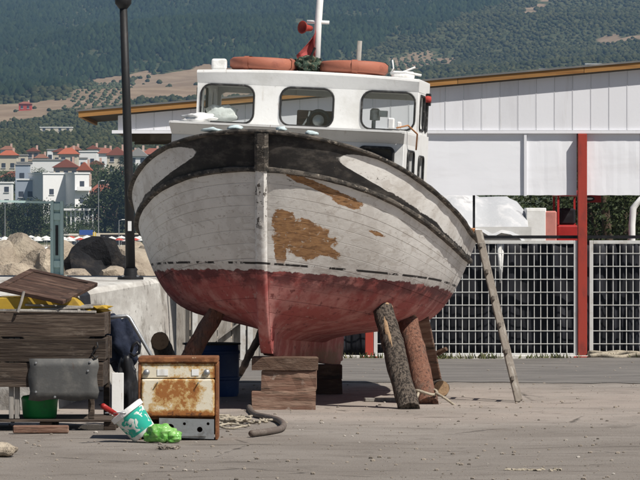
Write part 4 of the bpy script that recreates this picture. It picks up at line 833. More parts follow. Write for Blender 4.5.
# things between the bin and the cooker
dC = 36.4; KC = F / dC
def CP(px, py, d=dC): return P(px, py, d)
fr2 = MB().tube([CP(107, 318.5), CP(118, 316.5), CP(127, 316), CP(129.5, 318), CP(140, 336), CP(152, 357), CP(152, 425)], .017, 10); tag(fr2.build('tube_frame', MT['steel'], smooth=True), 'bent grey steel tube frame leaning behind the bin', 'frame')
o = MB().blob((0, 0, 0), (.15, .14, .22), 61, 4, .22, 2.2).build('jacket', MT['navy_cloth'], smooth=True); o.location = CP(121, 343, 36.7); tag(o, 'dark navy jacket hung beside the bin on the tube frame', 'jacket')
m = MB().blob((0, 0, 0), (.09, .08, .26), 67, 4, .2, 2.2, floor=-.30); o = m.build('black_sack', MT['black_plastic'], smooth=True); o.location = (CP(127, 0).x, 36.35, .302); tag(o, 'tall black plastic sack behind the white bucket', 'sack')
ob('white_board', 'narrow white board standing beside the bin', 'board', MB().bb(-.05, .05, -.01, .01, 0, .44), MT['white_paint'], (CP(117.5, 0, 36.1).x, 36.1, .003), (R(-4), 0, 0), bevel=.003)
m = MB().tube([CP(131, 352), CP(133, 345), CP(137, 342), CP(140, 346), CP(139, 353), CP(134, 356), CP(130, 353)], .013, 8); tag(m.build('hose_loop', MT['black_plastic'], smooth=True), 'loop of thin black hose hanging beside the navy jacket', 'hose')
# rusty cooker
t = NT('rusty_enamel'); co = t.coord('Object'); x, y, z = t.sep(co)
n1 = t.noise(co, 5, 6, 0.65); n2 = t.noise(co, 26, 6, 0.75, (3, 1, 2)); n3 = t.noise(co, (10, 10, 2.5), 5, 0.7, (5, 5, 1))
ex = t.ma('MULTIPLY', t.ma('ABSOLUTE', x), 3.2); e1 = t.ss(ex, .78, .98); ez = t.ma('MAXIMUM', t.ss(z, .52, .64), t.ss(z, .25, .20))
dsp = t.ma('ADD', t.ma('POWER', t.ma('MULTIPLY', x, 5.0), 2.0), t.ma('POWER', t.ma('MULTIPLY', t.ma('SUBTRACT', z, .36), 7.5), 2.0)); blot = t.ss(dsp, 1.6, .2, 0, .16)
lvl = t.ma('ADD', t.ma('ADD', t.ma('MULTIPLY', t.ma('MAXIMUM', e1, ez), .22), blot), t.ma('MULTIPLY', t.ma('SUBTRACT', t.ma('ADD', n1, n2), 1.0), .5))
c = t.mix(t.ss(lvl, .02, .10), (0.66, 0.60, 0.48), (0.50, 0.33, 0.14)); c = t.mix(t.ss(lvl, .10, .17), c, (0.30, 0.115, 0.03)); c = t.mix(t.ss(t.ma('ADD', lvl, t.ma('MULTIPLY', t.ma('SUBTRACT', n3, .5), .3)), .22, .30), c, (0.085, 0.033, 0.017))
t.bump(n2, 0.4, .006); MT['rust'] = t.fin(c, 0.75)
dO = 33.6; KO = F / dO
ov = thing('rusty_cooker', 'rusted cream enamel cooker with two knobs standing on the yard', 'cooker', ((178 - 320) / KO, dO, 0)); hw = .312; zt = CAMH - (357 - 235) / KO
rustm = surf('rust_dark', (0.15, 0.058, 0.024), [((0.28, 0.12, 0.05), 12, .45, .65), ((0.05, 0.025, 0.018), 7, .52, .7), ((.4, .3, .2), 20, .66, .74)], .9, bump=.4)
MB().bb(-hw, hw, -.012, .50, zt - .045, zt).build('top', rustm, ov, bevel=.01, seg=2)
for sx in (-1, 1): MB().bb(sx * hw, sx * (hw - .022), .0, .49, 0, zt - .046).build('side_panel', rustm, ov, bevel=.004)
MB().bb(-hw + .023, hw - .023, .46, .485, .02, zt - .046).build('back_panel', rustm, ov)
MB().bb(-hw + .023, hw - .023, .006, .03, zt - .165, zt - .048).build('control_panel', MT['rust'], ov, bevel=.004)
MB().bb(-hw + .026, hw - .026, -.012, .025, zt - .465, zt - .172).build('door', MT['rust'], ov, bevel=.012, seg=2)
MB().bb(-hw + .024, hw - .024, .05, .44, zt - .49, zt - .47).build('floor_pan', rustm, ov)
for x_ in (-.245, .225): MB().lathe([(.001, 0), (.024, 0), (.026, .012), (.018, .026), (.001, .028)], 16, (x_, .005, zt - .12), Matrix.Rotation(R(90), 3, 'X')).build('knob', MT['steel'], ov, smooth=True)
for (x_, w_) in ((-.12, .085), (.135, .055)): MB().bb(x_ - w_ / 2, x_ + w_ / 2, .001, .005, zt - .145, zt - .095).build('plate', MT['white_paint'], ov)
for x_ in (-.16, .16): MB().tube([(x_, -.012, zt - .20), (x_, -.04, zt - .20)], .006, 6).build('handle_bracket', MT['steel'], ov)
m = MB(); me = panel_holes([(-.147, .015), (.282, .0), (.282, .155), (-.147, .165)], [[(x0 + r0 * math.cos(a), z0 + r0 * 1.0 * math.sin(a)) for a in np.linspace(0, 6.0, 12)] for x0, z0, r0 in ((-.06, .09, .03), (.17, .075, .022), (.05, .12, .012), (.235, .12, .012))], .012)
me.transform(Matrix.Translation((0, .0, .005))); gp_ = link('inner_panel', me, MT['steel'], ov, bevel=.003)
MB().bb(-.08, .22, -.018, -.008, .028, .042).build('panel_rib', MT['steel'], gp_)
# bucket, tool, net bag
t = NT('bucket_print'); co = t.coord('Object'); x, y, z = t.sep(co); n1 = t.noise(co, (9, 9, 11), 2, 0.4, (2, 3, 5), 1.4)
msk = t.ma('MULTIPLY', t.ss(n1, .47, .49), t.ma('MULTIPLY', t.ss(z, .03, .035), t.ss(z, .205, .20))); c = t.mix(msk, (0.62, 0.64, 0.61), (0.02, 0.34, 0.26)); c = t.mix(t.ss(t.noise(co, (12, 12, 14), 2, .4, (8, 1, 1), 1.2), .60, .62), c, (0.62, .64, .61)); c = t.mix(t.ss(t.noise(co, 20, 5, .7), .58, .7, 0, .5), c, (.25, .22, .17)); MT['bucket'] = t.fin(c, .45)
dK = 33.25; KK = F / dK
bk = thing('plastic_bucket', 'white and green printed plastic bucket tipped over beside the cooker', 'bucket'); axis = Vector((-.60, .02, .78)).normalized()
c0 = Vector(((145 - 320) / KK, dK, .055)); bk.matrix_world = Matrix.Translation(c0) @ axis.to_track_quat('Z', 'Y').to_matrix().to_4x4()
MB().lathe([(.001, .004), (.10, 0), (.105, .01), (.128, .23), (.123, .23), (.10, .012), (.001, .01)], 32).build('shell', MT['bucket'], bk, sharp=40); MB().lathe([(.128, .205), (.14, .207), (.142, .245), (.125, .25), (.122, .235), (.128, .205)], 32).build('rim', MT['white_cloth'], bk, sharp=40)
MB().tube([Vector((.142 * math.cos(a), .142 * math.sin(a) , .222 - .10 * math.sin(a))) for a in np.linspace(math.pi, 2 * math.pi, 14)], .004, 6).build('handle', MT['steel'], bk, smooth=True)
m = MB().tube([P(122, 420, 33.4), P(115, 413.5, 33.2), P(103, 406, 33.0)], [.016, .019, .022], 10); tag(m.build('red_stick', MT['bright_red'], smooth=True), 'short red stick poking out of the tipped bucket', 'stick')
t = NT('net_green'); co = t.coord('Object'); n1 = t.noise(co, 14, 5, .7); c = t.mix(t.ss(n1, .4, .62), (0.16, 0.50, 0.08), (0.36, 0.66, 0.22)); t.bump(t.noise(co, 24, 3, .5), .7, .02); t.b.inputs['Transmission Weight'].default_value = .35; MT['net_green'] = t.fin(c, .28)
m = MB().blob((0, 0, 0), (.105, .09, .075), 71, 4, .16, 1.7, floor=-.07); m.blob((.085, -.02, -.03), (.075, .07, .05), 75, 4, .18, 1.7, floor=-.07); m.blob((-.05, .01, -.03), (.09, .07, .045), 77, 4, .18, 1.7, floor=-.07)
o = m.build('net_bag', MT['net_green'], smooth=True); o.location = ((162 - 320) / KK, dK - .1, .072); tag(o, 'bright green crumpled plastic net bag against the tipped bucket', 'bag')
# blue barrel
bl = thing('blue_barrel', 'short blue plastic barrel in the shade under the hull', 'barrel', ((211.5 - 320) * 42.7 / F, 42.7, 0))
MB().lathe([(.001, .01), (.255, 0), (.27, .03), (.275, .16), (.285, .17), (.285, .19), (.275, .2), (.275, .42), (.285, .43), (.285, .45), (.272, .46), (.265, .51), (.25, .515), (.24, .50), (.001, .495)], 32).build('drum', MT['blue_plastic'], bl, sharp=35)
MB().lathe([(.262, .512), (.29, .512), (.29, .53), (.262, .53), (.262, .512)], 32).build('lid_ring', MT['black_plastic'], bl)
# rope heap and bent bar
m = MB(); rg = random.Random(12)
for k in range(16):
    a0 = rg.uniform(0, 6.28); cx, cy = rg.gauss(0, .14), rg.gauss(0, .35); r_ = rg.uniform(.05, .14); ln = rg.uniform(2.5, 7)
    m.tube([Vector((cx + r_ * math.cos(a0 + ln * i / 18) + .01 * math.sin(i * 2 + k), cy + 2.0 * r_ * math.sin(a0 + ln * i / 18), .013 + .012 * (k % 3) + .008 * math.sin(i + k))) for i in range(19)], .010, 6)
o = m.build('rope_heap', MT['rope'], smooth=True); p = GP(241, 424); o.location = (p.x, p.y, .01); tag(o, 'pale tangled rope heap on the ground beside the cooker', 'rope')
m = MB(); pp = [GP(a, b) for a, b in ((249, 409), (251, 414), (256, 418), (265, 420), (274, 422), (281, 425), (283.5, 429), (280, 432.5), (268, 435), (247.5, 437.5))]
sm_ = []
for i in range(len(pp) - 1):
    for k in range(4):
        a, b, c_, d_ = pp[max(i - 1, 0)], pp[i], pp[i + 1], pp[min(i + 2, len(pp) - 1)]; u = k / 4; sm_.append(.5 * ((2 * b) + (-a + c_) * u + (2 * a - 5 * b + 4 * c_ - d_) * u * u + (-a + 3 * b - 3 * c_ + d_) * u ** 3) + Vector((0, 0, .028)))
m.tube(sm_, .027, 10); tag(m.build('bent_pipe', MT['dark_wood'] if False else surf('bent_pipe', (0.12, 0.095, 0.08), [((.22, .19, .165), 12, .5, .7)], .6, bump=.2), smooth=True), 'bent brown rubber hose curved on the ground beside the rope heap', 'hose')
# scattered debris
ob('ground_stone', 'smooth brown stone at the yard edge beyond the timber offcut', 'stone', MB().blob((0, 0, 0), (.10, .1, .055), 81, 3, .2, 1.3, floor=-.05), MT['rock'], (GP(4, 457).x, GP(4, 457).y, .05), smooth=True)
m = MB(); rg = random.Random(4)
for k in range(9): m.blob((rg.uniform(-.07, .07), rg.uniform(-.1, .1), .012), (rg.uniform(.012, .03), rg.uniform(.012, .03), .014), 90 + k, 2, .4, 2)
ob('debris_pile', 'small pile of dark debris before the green net bag', 'debris', m, MT['pebble'], GP(169, 449))
m = MB()
for k in range(10): m.blob((-.18 + .04 * k + rg.uniform(-.01, .01), rg.uniform(-.12, .12), .008), (rg.uniform(.015, .035), rg.uniform(.015, .035), .011), 110 + k, 2, .4, 2)
ob('paper_scrap', 'pale crumpled scraps lying alone on the open yard', 'debris', m, MT['rope'], GP(534, 471))
ob('yard_plank', 'short grey plank lying on the ground before the dark bark prop', 'plank', MB().bb(-.17, .17, -.05, .05, 0, .035), MT['grey_wood'], GP(391, 403) + Vector((-.08, .3, .003)), (0, 0, .1), bevel=.004)
m = MB(); rg = random.Random(9); bm_ = bmesh.new(); bmesh.ops.create_icosphere(bm_, subdivisions=1, radius=1); iv = [v_.co.copy() for v_ in bm_.verts]; if_ = [tuple(v_.index for v_ in f_.verts) for f_ in bm_.faces]; bm_.free()
for k in range(4200):
    y_ = 28 + 27 * rg.random() ** 1.3; x_ = rg.uniform(-.095, .095) * y_; s_ = .003 + .014 * rg.random() ** 9; z_ = gz(x_, y_)
    m.add([(x_ + p.x * s_ * (1 + .4 * rg.random()), y_ + p.y * s_ * (1 + .4 * rg.random()), z_ + s_ * .35 + p.z * s_ * .7) for p in iv], if_)
stuff(tag(m.build('gravel', MT['pebble']), 'loose gravel and grit scattered over the yard', 'gravel'))

MT['weed'] = surf('weed', (0.07, 0.085, 0.03), [((0.17, 0.15, 0.07), 8, .45, .65)], .8, coord='Position')
m = MB(); rg = random.Random(15)
for k in range(1500):
    x_ = rg.uniform(SX(345), SX(700)); 
    if mnoise.noise(Vector((x_ * 2.2, 1, 1))) < rg.uniform(-.3, .5): continue
    y_ = DS - .19 - rg.random() ** 2 * .25; h = rg.uniform(.02, .085); a = rg.uniform(0, 6.28); dx, dy = math.cos(a) * .012, math.sin(a) * .012; lx, ly = rg.uniform(-.04, .04), rg.uniform(-.05, .03)
    m.add([(x_ - dx, y_ - dy, 0), (x_ + dx, y_ + dy, 0), (x_ + lx + dx * .3, y_ + ly, h), (x_ + lx - dx * .3, y_ + ly, h)], [(0, 1, 2, 3)])
stuff(tag(m.build('weed_strip', MT['weed']), 'dry weeds growing along the foot of the shed fence', 'weeds'))
# ---------------------------------------------------------------- sea, far shore, hills
SEA = -1.5
t = NT('sea_water'); co = t.coord('Position'); n1 = t.noise(co, (0.5, 0.2, 1), 5, .6); t.bump(t.ma('ADD', n1, t.noise(co, (3, 1.5, 1), 4, .6)), .5, .25)
c = t.mix(t.ss(t.noise(co, (.03, .008, 1), 3), .4, .6), (0.012, 0.05, 0.085), (0.02, 0.07, 0.11)); MT['sea'] = t.fin(c, .16, 0, .5)
m = MB(); m.grid([[(x_, y_, SEA) for x_ in (-990, -300, -60, -4.9)] for y_ in (62, 100, 200, 400, 700, 960)]); struct(m.build('sea', MT['sea']))
zp = pch([860, 885, 920, 960, 1000, 1100, 1200, 1300, 1500, 2000, 2600, 3000, 3600, 4600, 5200], [-4, -2.6, -1.25, -.2, 3.6, 11, 18, 24, 33, 57, 101, 136, 190, 292, 330])
def tz(x_, y_):
    k = min(1, max(0, (y_ - 1250) / 900)); e = y_ + k * (0.35 * x_ + 60 * mnoise.noise(Vector((x_ / 260, y_ / 420, 5))))
    z_ = zp(min(max(e, 860), 5200)); amp = min(1, max(0, (y_ - 1500) / 1500))
    return z_ + amp * (16 * mnoise.noise(Vector((x_ / 210, y_ / 330, 2))) + 6 * mnoise.noise(Vector((x_ / 70, y_ / 110, 8))))
def inpoly(x_, y_, pl_):
    r_ = False; j = len(pl_) - 1
    for i in range(len(pl_)):
        if (pl_[i][1] > y_) != (pl_[j][1] > y_) and x_ < (pl_[j][0] - pl_[i][0]) * (y_ - pl_[i][1]) / (pl_[j][1] - pl_[i][1]) + pl_[i][0]: r_ = not r_
        j = i
    return r_
# cover map (what grows where on the slopes): bare tan fields, olive rows, scrub, forest
FIELDS = [[(-40, 127), (-40, 110), (20, 104), (48, 100), (78, 104), (56, 112), (24, 120)], [(78, 83), (110, 76), (150, 70), (152, 75), (106, 85)], [(128, 88), (140, 80), (200, 66), (260, 64), (330, 70), (330, 92), (200, 100), (132, 99)], [(512, 16), (572, -14), (580, -10), (530, 14)], [(594, 42), (602, 38), (660, 33), (660, 38), (612, 43)], [(440, 66), (452, 50), (456, 50), (450, 66)]]
OLIVES = [[(52, 110), (70, 88), (110, 82), (140, 84), (135, 100), (100, 110)], [(384, 72), (386, 56), (436, 50), (440, 64), (402, 76)]]
def cover(x_, y_, z_):
    px_ = 320 + F * x_ / y_; py_ = 235 - F * (z_ - CAMH) / y_; w1 = 5 * mnoise.noise(Vector((x_ / 22, y_ / 40, 3))); w2 = 3 * mnoise.noise(Vector((x_ / 15, y_ / 30, 9)))
    q = (px_ + 2 * w1, py_ + w2)
    if any(inpoly(*q, f_) for f_ in FIELDS): return 'field'
    if any(inpoly(*q, f_) for f_ in OLIVES): return 'olive'
    lim = 97 - .13 * px_ if px_ < 240 else (66 if px_ < 330 else 62 - .35 * (px_ - 330))
    return 'forest' if q[1] < lim + 2 * w1 else 'scrub'
gx = np.arange(-900, 901, 12.5); gy = np.concatenate([np.arange(860, 2000, 10), np.arange(2000, 5220, 18)])
m = MB(); rows = [[(x_, y_, tz(x_, y_)) for x_ in gx] for y_ in gy]; m.grid(rows); me = m.mesh('hills', True)
bare = me.attributes.new('bare', 'FLOAT', 'POINT'); vals = []
for r_ in rows:
    for p in r_:
        cv = cover(*p) if abs(p[0]) < .13 * p[1] + 40 else 'scrub'; vals.append({'field': 1.0, 'olive': .55, 'scrub': .12, 'forest': 0.0}[cv])
bare.data.foreach_set('value', vals)
t = NT('hillside'); co = t.coord('Position'); b = t.attr('bare'); n1 = t.noise(co, .05, 6, .65); n2 = t.noise(co, .22, 5, .7, (4, 4, 1))
gc = t.mix(t.ss(n2, .4, .65), (0.035, 0.05, 0.022), (0.10, 0.095, 0.05)); tc_ = t.mix(t.ss(n1, .4, .65), (0.205, 0.145, 0.095), (0.27, 0.20, 0.135)); tc_ = t.mix(t.ss(n2, .58, .72, 0, .6), tc_, (0.16, 0.14, 0.08))
c = t.mix(t.ss(t.ma('ADD', b, t.ma('MULTIPLY', t.ma('SUBTRACT', n2, .5), .5)), .35, .6), gc, tc_); y_s = t.sep(co)[1]
c = t.mix(t.ss(y_s, 960, 935), c, (0.40, 0.35, 0.27)); MT['hill'] = t.fin(c, .95, 0, .1); struct(link('hills', me, MT['hill']))

# trees of the far slopes, as one mass each
def tree_mat(name, c1, c2):
    t = NT(name); v_ = t.attr('tint'); co = t.coord('Position'); c = t.mix(v_, c1, c2); c = t.mix(t.ss(t.noise(co, .02, 4), .35, .7, 0, .5), c, tuple(x_ * .62 for x_ in c1)); return t.fin(c, .9, 0, .1)
MT['pines'] = tree_mat('pine_mass', (0.009, 0.020, 0.009), (0.029, 0.044, 0.018)); MT['olives'] = tree_mat('olive_mass', (0.045, 0.060, 0.030), (0.085, 0.098, 0.055)); MT['scrubm'] = tree_mat('scrub_mass', (0.025, 0.033, 0.013), (0.072, 0.073, 0.033))
def proto(kind, seed):
    rg = random.Random(seed)
    if kind == 'pine':
        n_ = 5; v_ = []; f_ = []; prof = [(1.0, .3), (.72, 1.1)]
        for (r_, z_) in prof:
            for j in range(n_):
                a = 6.283 * j / n_; q = r_ * rg.uniform(.7, 1.25); v_.append((q * math.cos(a), q * math.sin(a), z_ + rg.uniform(-.13, .13)))
        v_.append((rg.uniform(-.15, .15), rg.uniform(-.15, .15), 2.1))
        for i in range(1):
            for j in range(n_): a = i * n_ + j; b_ = i * n_ + (j + 1) % n_; f_ += [(a, b_, b_ + n_), (a, b_ + n_, a + n_)]
        for j in range(n_): f_.append((1 * n_ + j, 1 * n_ + (j + 1) % n_, 2 * n_))
        return np.array(v_), np.array(f_)
    v_ = []; f_ = []; n_ = 6
    for (r_, z_) in ((.75, .1), (1.0, .6), (.6, 1.15)):
        for j in range(n_):
            a = 6.283 * j / n_; q = r_ * rg.uniform(.7, 1.25); v_.append((q * math.cos(a), q * math.sin(a), z_ + rg.uniform(-.12, .12)))
    v_.append((rg.uniform(-.2, .2), rg.uniform(-.2, .2), 1.4))
    for i in range(2):
        for j in range(n_): a = i * n_ + j; b_ = i * n_ + (j + 1) % n_; f_ += [(a, b_, b_ + n_), (a, b_ + n_, a + n_)]
    for j in range(n_): f_.append((2 * n_ + j, 2 * n_ + (j + 1) % n_, 3 * n_))
    return np.array(v_), np.array(f_)
protos = {k: [proto(k, i * 7 + 1) for i in range(6)] for k in ('pine', 'round')}
def mass(name, pts, kind, mat, label, cat):
    rg = np.random.default_rng(len(pts)); V = []; T_ = []; FF = []; off = 0; pts = np.array(pts)
    for k in range(6):
        sel = pts[k::6]; v_, f_ = protos[kind][k]; n_ = len(sel)
        a = rg.uniform(0, 6.28, n_); ca, sa = np.cos(a), np.sin(a); s_ = sel[:, 3]
        X = (v_[None, :, 0] * ca[:, None] - v_[None, :, 1] * sa[:, None]) * s_[:, None] + sel[:, 0:1]; Y = (v_[None, :, 0] * sa[:, None] + v_[None, :, 1] * ca[:, None]) * s_[:, None] + sel[:, 1:2]
        Z = v_[None, :, 2] * s_[:, None] * rg.uniform(.85, 1.2, n_)[:, None] + sel[:, 2:3] - .2
        V.append(np.stack([X, Y, Z], -1).reshape(-1, 3)); T_.append(np.repeat(rg.random(n_), len(v_))); FF.append((f_[None] + (np.arange(n_) * len(v_))[:, None, None] + off).reshape(-1, 3)); off += n_ * len(v_)
    V = np.concatenate(V); FF = np.concatenate(FF); T_ = np.concatenate(T_); me = bpy.data.meshes.new(name)
    me.vertices.add(len(V)); me.vertices.foreach_set('co', V.ravel()); me.loops.add(len(FF) * 3); me.loops.foreach_set('vertex_index', FF.ravel().astype(np.int32)); me.polygons.add(len(FF)); me.polygons.foreach_set('loop_start', np.arange(0, len(FF) * 3, 3, dtype=np.int32)); me.update(calc_edges=True)
    at = me.attributes.new('tint', 'FLOAT', 'POINT'); at.data.foreach_set('value', T_.astype(np.float32)); o = link(name, me, mat); return stuff(tag(o, label, cat))
pine, oliv, scrb = [], [], []; rg = random.Random(77)
y_ = 1330.0
while y_ < 4700:
    st_ = 2.7 if y_ < 2100 else 4.3; half_w = .095 * y_ + 25; x_ = -half_w
    while x_ < half_w:
        jx, jy = x_ + rg.uniform(-.5, .5) * st_ * 1.2, y_ + rg.uniform(-.5, .5) * st_ * 1.2; z_ = tz(jx, jy); cv = cover(jx, jy, z_); u = rg.random()
        if cv == 'forest':
            dn = mnoise.noise(Vector((jx / 45, jy / 80, 7))); gl_ = mnoise.noise(Vector((jx / 90 + jy / 400, jy / 700, 2)))
            if u < .95 + .9 * min(0, dn + .25) and abs(gl_) > .012: pine.append((jx, jy, z_, rg.uniform(1.4, 2.7) * (1 + .5 * dn)))
        elif cv == 'olive': pass
        elif cv == 'scrub':
            dn = mnoise.noise(Vector((x_ / 60, y_ / 90, 4)))
            if y_ < 2100 and u < .50 + .35 * dn: scrb.append((jx, jy, z_, rg.uniform(.55, 1.25)))
            elif y_ >= 2100 and u < .8: scrb.append((jx, jy, z_, rg.uniform(1.0, 2.1)))
        elif u < .012: scrb.append((jx, jy, z_, rg.uniform(.9, 1.9)))
        x_ += st_
    y_ += st_ * 1.15
for iy in range(0, 200):
    for ix in range(-110, 110):
        y_ = 1800 + iy * 9.0; x_ = ix * 4.8 + (iy % 2) * 1.2
        if abs(x_) > .09 * y_ + 20: continue
        z_ = tz(x_, y_)
        if cover(x_, y_, z_) == 'olive' and rg.random() < .88: oliv.append((x_ + rg.uniform(-.8, .8), y_ + rg.uniform(-.8, .8), z_, rg.uniform(.8, 1.3)))
mass('pine_forest', pine, 'pine', MT['pines'], 'dark pine forest covering the upper hillside', 'forest'); mass('olive_grove', oliv, 'round', MT['olives'], 'olive trees in rows on the tan slope', 'grove'); mass('hillside_scrub', scrb, 'round', MT['scrubm'], 'grey green scrub and groves on the lower slope', 'scrub')
print('trees', len(pine), len(oliv), len(scrb))

# ---------------------------------------------------------------- leafy trees (town and behind the shed)
def leaf_mat(name, c1, c2):
    t = NT(name); co = t.coord('Object'); g_ = t.attr('tint'); c = t.mix(g_, c1, c2); t.b.inputs['Subsurface Weight'].default_value = 0.0; return t.fin(c, .7, 0, .25)
MT['leaf_dark'] = leaf_mat('leaf_dark', (0.012, 0.022, 0.007), (0.046, 0.060, 0.018)); MT['leaf_mid'] = leaf_mat('leaf_mid', (0.025, 0.045, 0.014), (0.08, 0.11, 0.035)); MT['trunk'] = surf('trunk', (0.09, 0.065, 0.045), [((.05, .035, .025), 5, .45, .65)], .95)
def make_crown(seed, h, r, n_, ls, shape):
    rg = random.Random(seed); m = MB(); tint = []; cl = []
    for k in range(22):
        a = rg.uniform(0, 6.28); q = r * rg.random() ** .5; z_ = rg.uniform(.25, 1) if shape == 'round' else rg.uniform(.1, 1); tp_ = 1 if shape == 'round' else (1.15 - z_); q *= math.sqrt(max(.05, 1 - (2 * z_ - 1.1) ** 2 * .8)) if shape == 'round' else tp_
        cl.append((q * math.cos(a), q * math.sin(a), h * z_, r * rg.uniform(.28, .5), rg.random()))
    for k in range(n_):
        c_ = cl[rg.randrange(len(cl))]; v_ = Vector((rg.gauss(0, 1), rg.gauss(0, 1), rg.gauss(0, 1))).normalized() * c_[3] * rg.uniform(.55, 1.05); p = Vector(c_[:3]) + v_
        nx_ = Vector((rg.gauss(0, 1), rg.gauss(0, 1), rg.gauss(.3, 1))).normalized(); a_ = nx_.orthogonal().normalized(); b_ = nx_.cross(a_); s_ = ls * rg.uniform(.6, 1.3)
        m.add([p - a_ * s_, p + b_ * s_ * .6, p + a_ * s_, p - b_ * s_ * .6], [(0, 1, 2, 3)]); tint += [min(1, max(0, .55 * c_[4] + .45 * rg.random()))] * 4
    me = bpy.data.meshes.new('crown'); me.from_pydata(m.v, [], m.f); at = me.attributes.new('tint', 'FLOAT', 'POINT'); at.data.foreach_set('value', tint); return me, cl
def make_tree(name, seed, h, r, n_, ls, shape, mat):
    me, cl = make_crown(seed, h, r, n_, ls, shape); me.materials.append(mat); m = MB(); m.tube([(0, 0, -.3), (.03 * h, 0, h * .3), (0, .02 * h, h * .65), (.02 * h, 0, h * .9)], [h * .035, h * .028, h * .018, h * .005], 8)
    for c_ in cl[:7]: m.tube([(.02 * h, 0, h * .3), (c_[0] * .5, c_[1] * .5, (h * .3 + c_[2]) / 2), c_[:3]], [h * .015, h * .01, h * .003], 5)
    tm = m.mesh('trunk', True); tm.materials.append(MT['trunk']); return me, tm
TP = {'dense': make_tree('t', 9, 1.0, .56, 11000, .011, 'round', MT['leaf_dark']), 'broad': make_tree('t', 1, 1.0, .48, 4200, .022, 'round', MT['leaf_dark']), 'bush': make_tree('t', 2, 1.0, .62, 3800, .025, 'round', MT['leaf_mid']), 'tall': make_tree('t', 3, 1.0, .30, 3000, .022, 'cone', MT['leaf_dark']), 'wide': make_tree('t', 5, 1.0, .58, 4400, .023, 'round', MT['leaf_dark'])}
def tree(kind, p, h, label, yaw, group):
    o = thing('tree', label, 'tree', p, (0, 0, yaw), group); cr_, tr__ = TP[kind]
    for nm, me in (('crown', cr_), ('trunk', tr__)): shared(nm, me, None, o, (0, 0, 0), (0, 0, 0), (h, h, h))
def TPt(px_, y_): x_ = (px_ - 320) * y_ / F; return Vector((x_, y_, tz(x_, y_)))
rows_ = []
for k, (px_, y_, h, kd, lab) in enumerate(((2, 965, 8, 'broad', 'dark broad tree on the seafront, behind the thin turquoise bar'), (14, 972, 7, 'wide', 'dark spreading tree under the grey-blue house wing'), (28, 968, 8.5, 'broad', 'tall dark tree on the seafront below the white hotel'), (42, 966, 8, 'wide', 'dark bushy tree beside the turquoise post top'), (66, 985, 6, 'bush', 'lighter green tree before the white hotel front'), (77, 955, 4.5, 'bush', 'round green tree under the white terrace'),
        (88, 958, 4.6, 'wide', 'low dark tree beside the pale terrace posts'), (106, 975, 10, 'broad', 'big dark tree next to the lamp post, under the red roof'), (117, 968, 14.5, 'wide', 'largest dark tree touching the lamp post'), (129, 978, 13, 'broad', 'dark tree right behind the lamp post'), (140, 970, 12, 'wide', 'dark tree between lamp post and the boat bow'), (112, 1100, 7, 'bush', 'small green tree between the uphill houses and lamp post'), (98, 1150, 6, 'bush', 'small round tree beside the orange roof'),
        (36, 1120, 6, 'bush', 'small tree among the uphill red roofs'), (8, 1080, 7, 'wide', 'dark tree beside the grey-blue house'), (128, 1180, 6, 'wide', 'small dark tree under the gabled house'), (60, 962, 6, 'bush', 'leafy green tree directly behind the turquoise post'), (150, 965, 10, 'broad', 'dark tree beside the boat bow above the umbrellas'))):
    tree(kd, TPt(px_, y_), h, lab, k * 1.3, 'trees of the seafront town')
# trees behind the shed (seen between sheet and fence)
for k, (px_, d_, h, kd, lab) in enumerate(((604, 76, 3.6, 'dense', 'dark leafy tree behind the shed next to the tall red post'), (628, 84, 4.0, 'dense', 'dark tree behind the shed above the white pipe'), (650, 78, 3.6, 'dense', 'dark leafy tree behind the shed beyond the white pipe'), (590, 90, 4.2, 'dense', 'dark tree behind the shed, in line with the tall red post'))):
    tree(kd, Vector(((px_ - 320) * d_ / F, d_, 0)), h, lab, k * 2.1, 'trees behind the shed')

# ---------------------------------------------------------------- the town
for nm, c_ in (('w_white', (0.80, 0.80, 0.79)), ('w_cream', (0.58, 0.52, 0.42)), ('w_blue', (0.34, 0.39, 0.46)), ('w_pink', (0.55, 0.40, 0.33)), ('r_red', (0.25, 0.085, 0.055)), ('r_orange', (0.36, 0.10, 0.05)), ('r_grey', (0.3, 0.29, 0.28)), ('r_brown', (0.22, 0.10, 0.065)), ('win', (0.05, 0.06, 0.08)), ('awn_blue', (0.03, 0.08, 0.30)), ('awn_red', (0.42, 0.06, 0.04)), ('awn_yel', (0.6, 0.42, 0.05)), ('umb', (0.66, 0.66, 0.62)), ('wood_dark', (0.08, 0.06, 0.05))): plain(nm, c_, .8, 0, .15)
wmesh = MB().bb(-.55, .55, -.05, .05, 0, 1.35).mesh('window'); wmesh.materials.append(MT['win']); smesh = MB().bb(-.7, .7, -.16, 0, -.12, 0).mesh('sill'); smesh.materials.append(MT['w_white'])
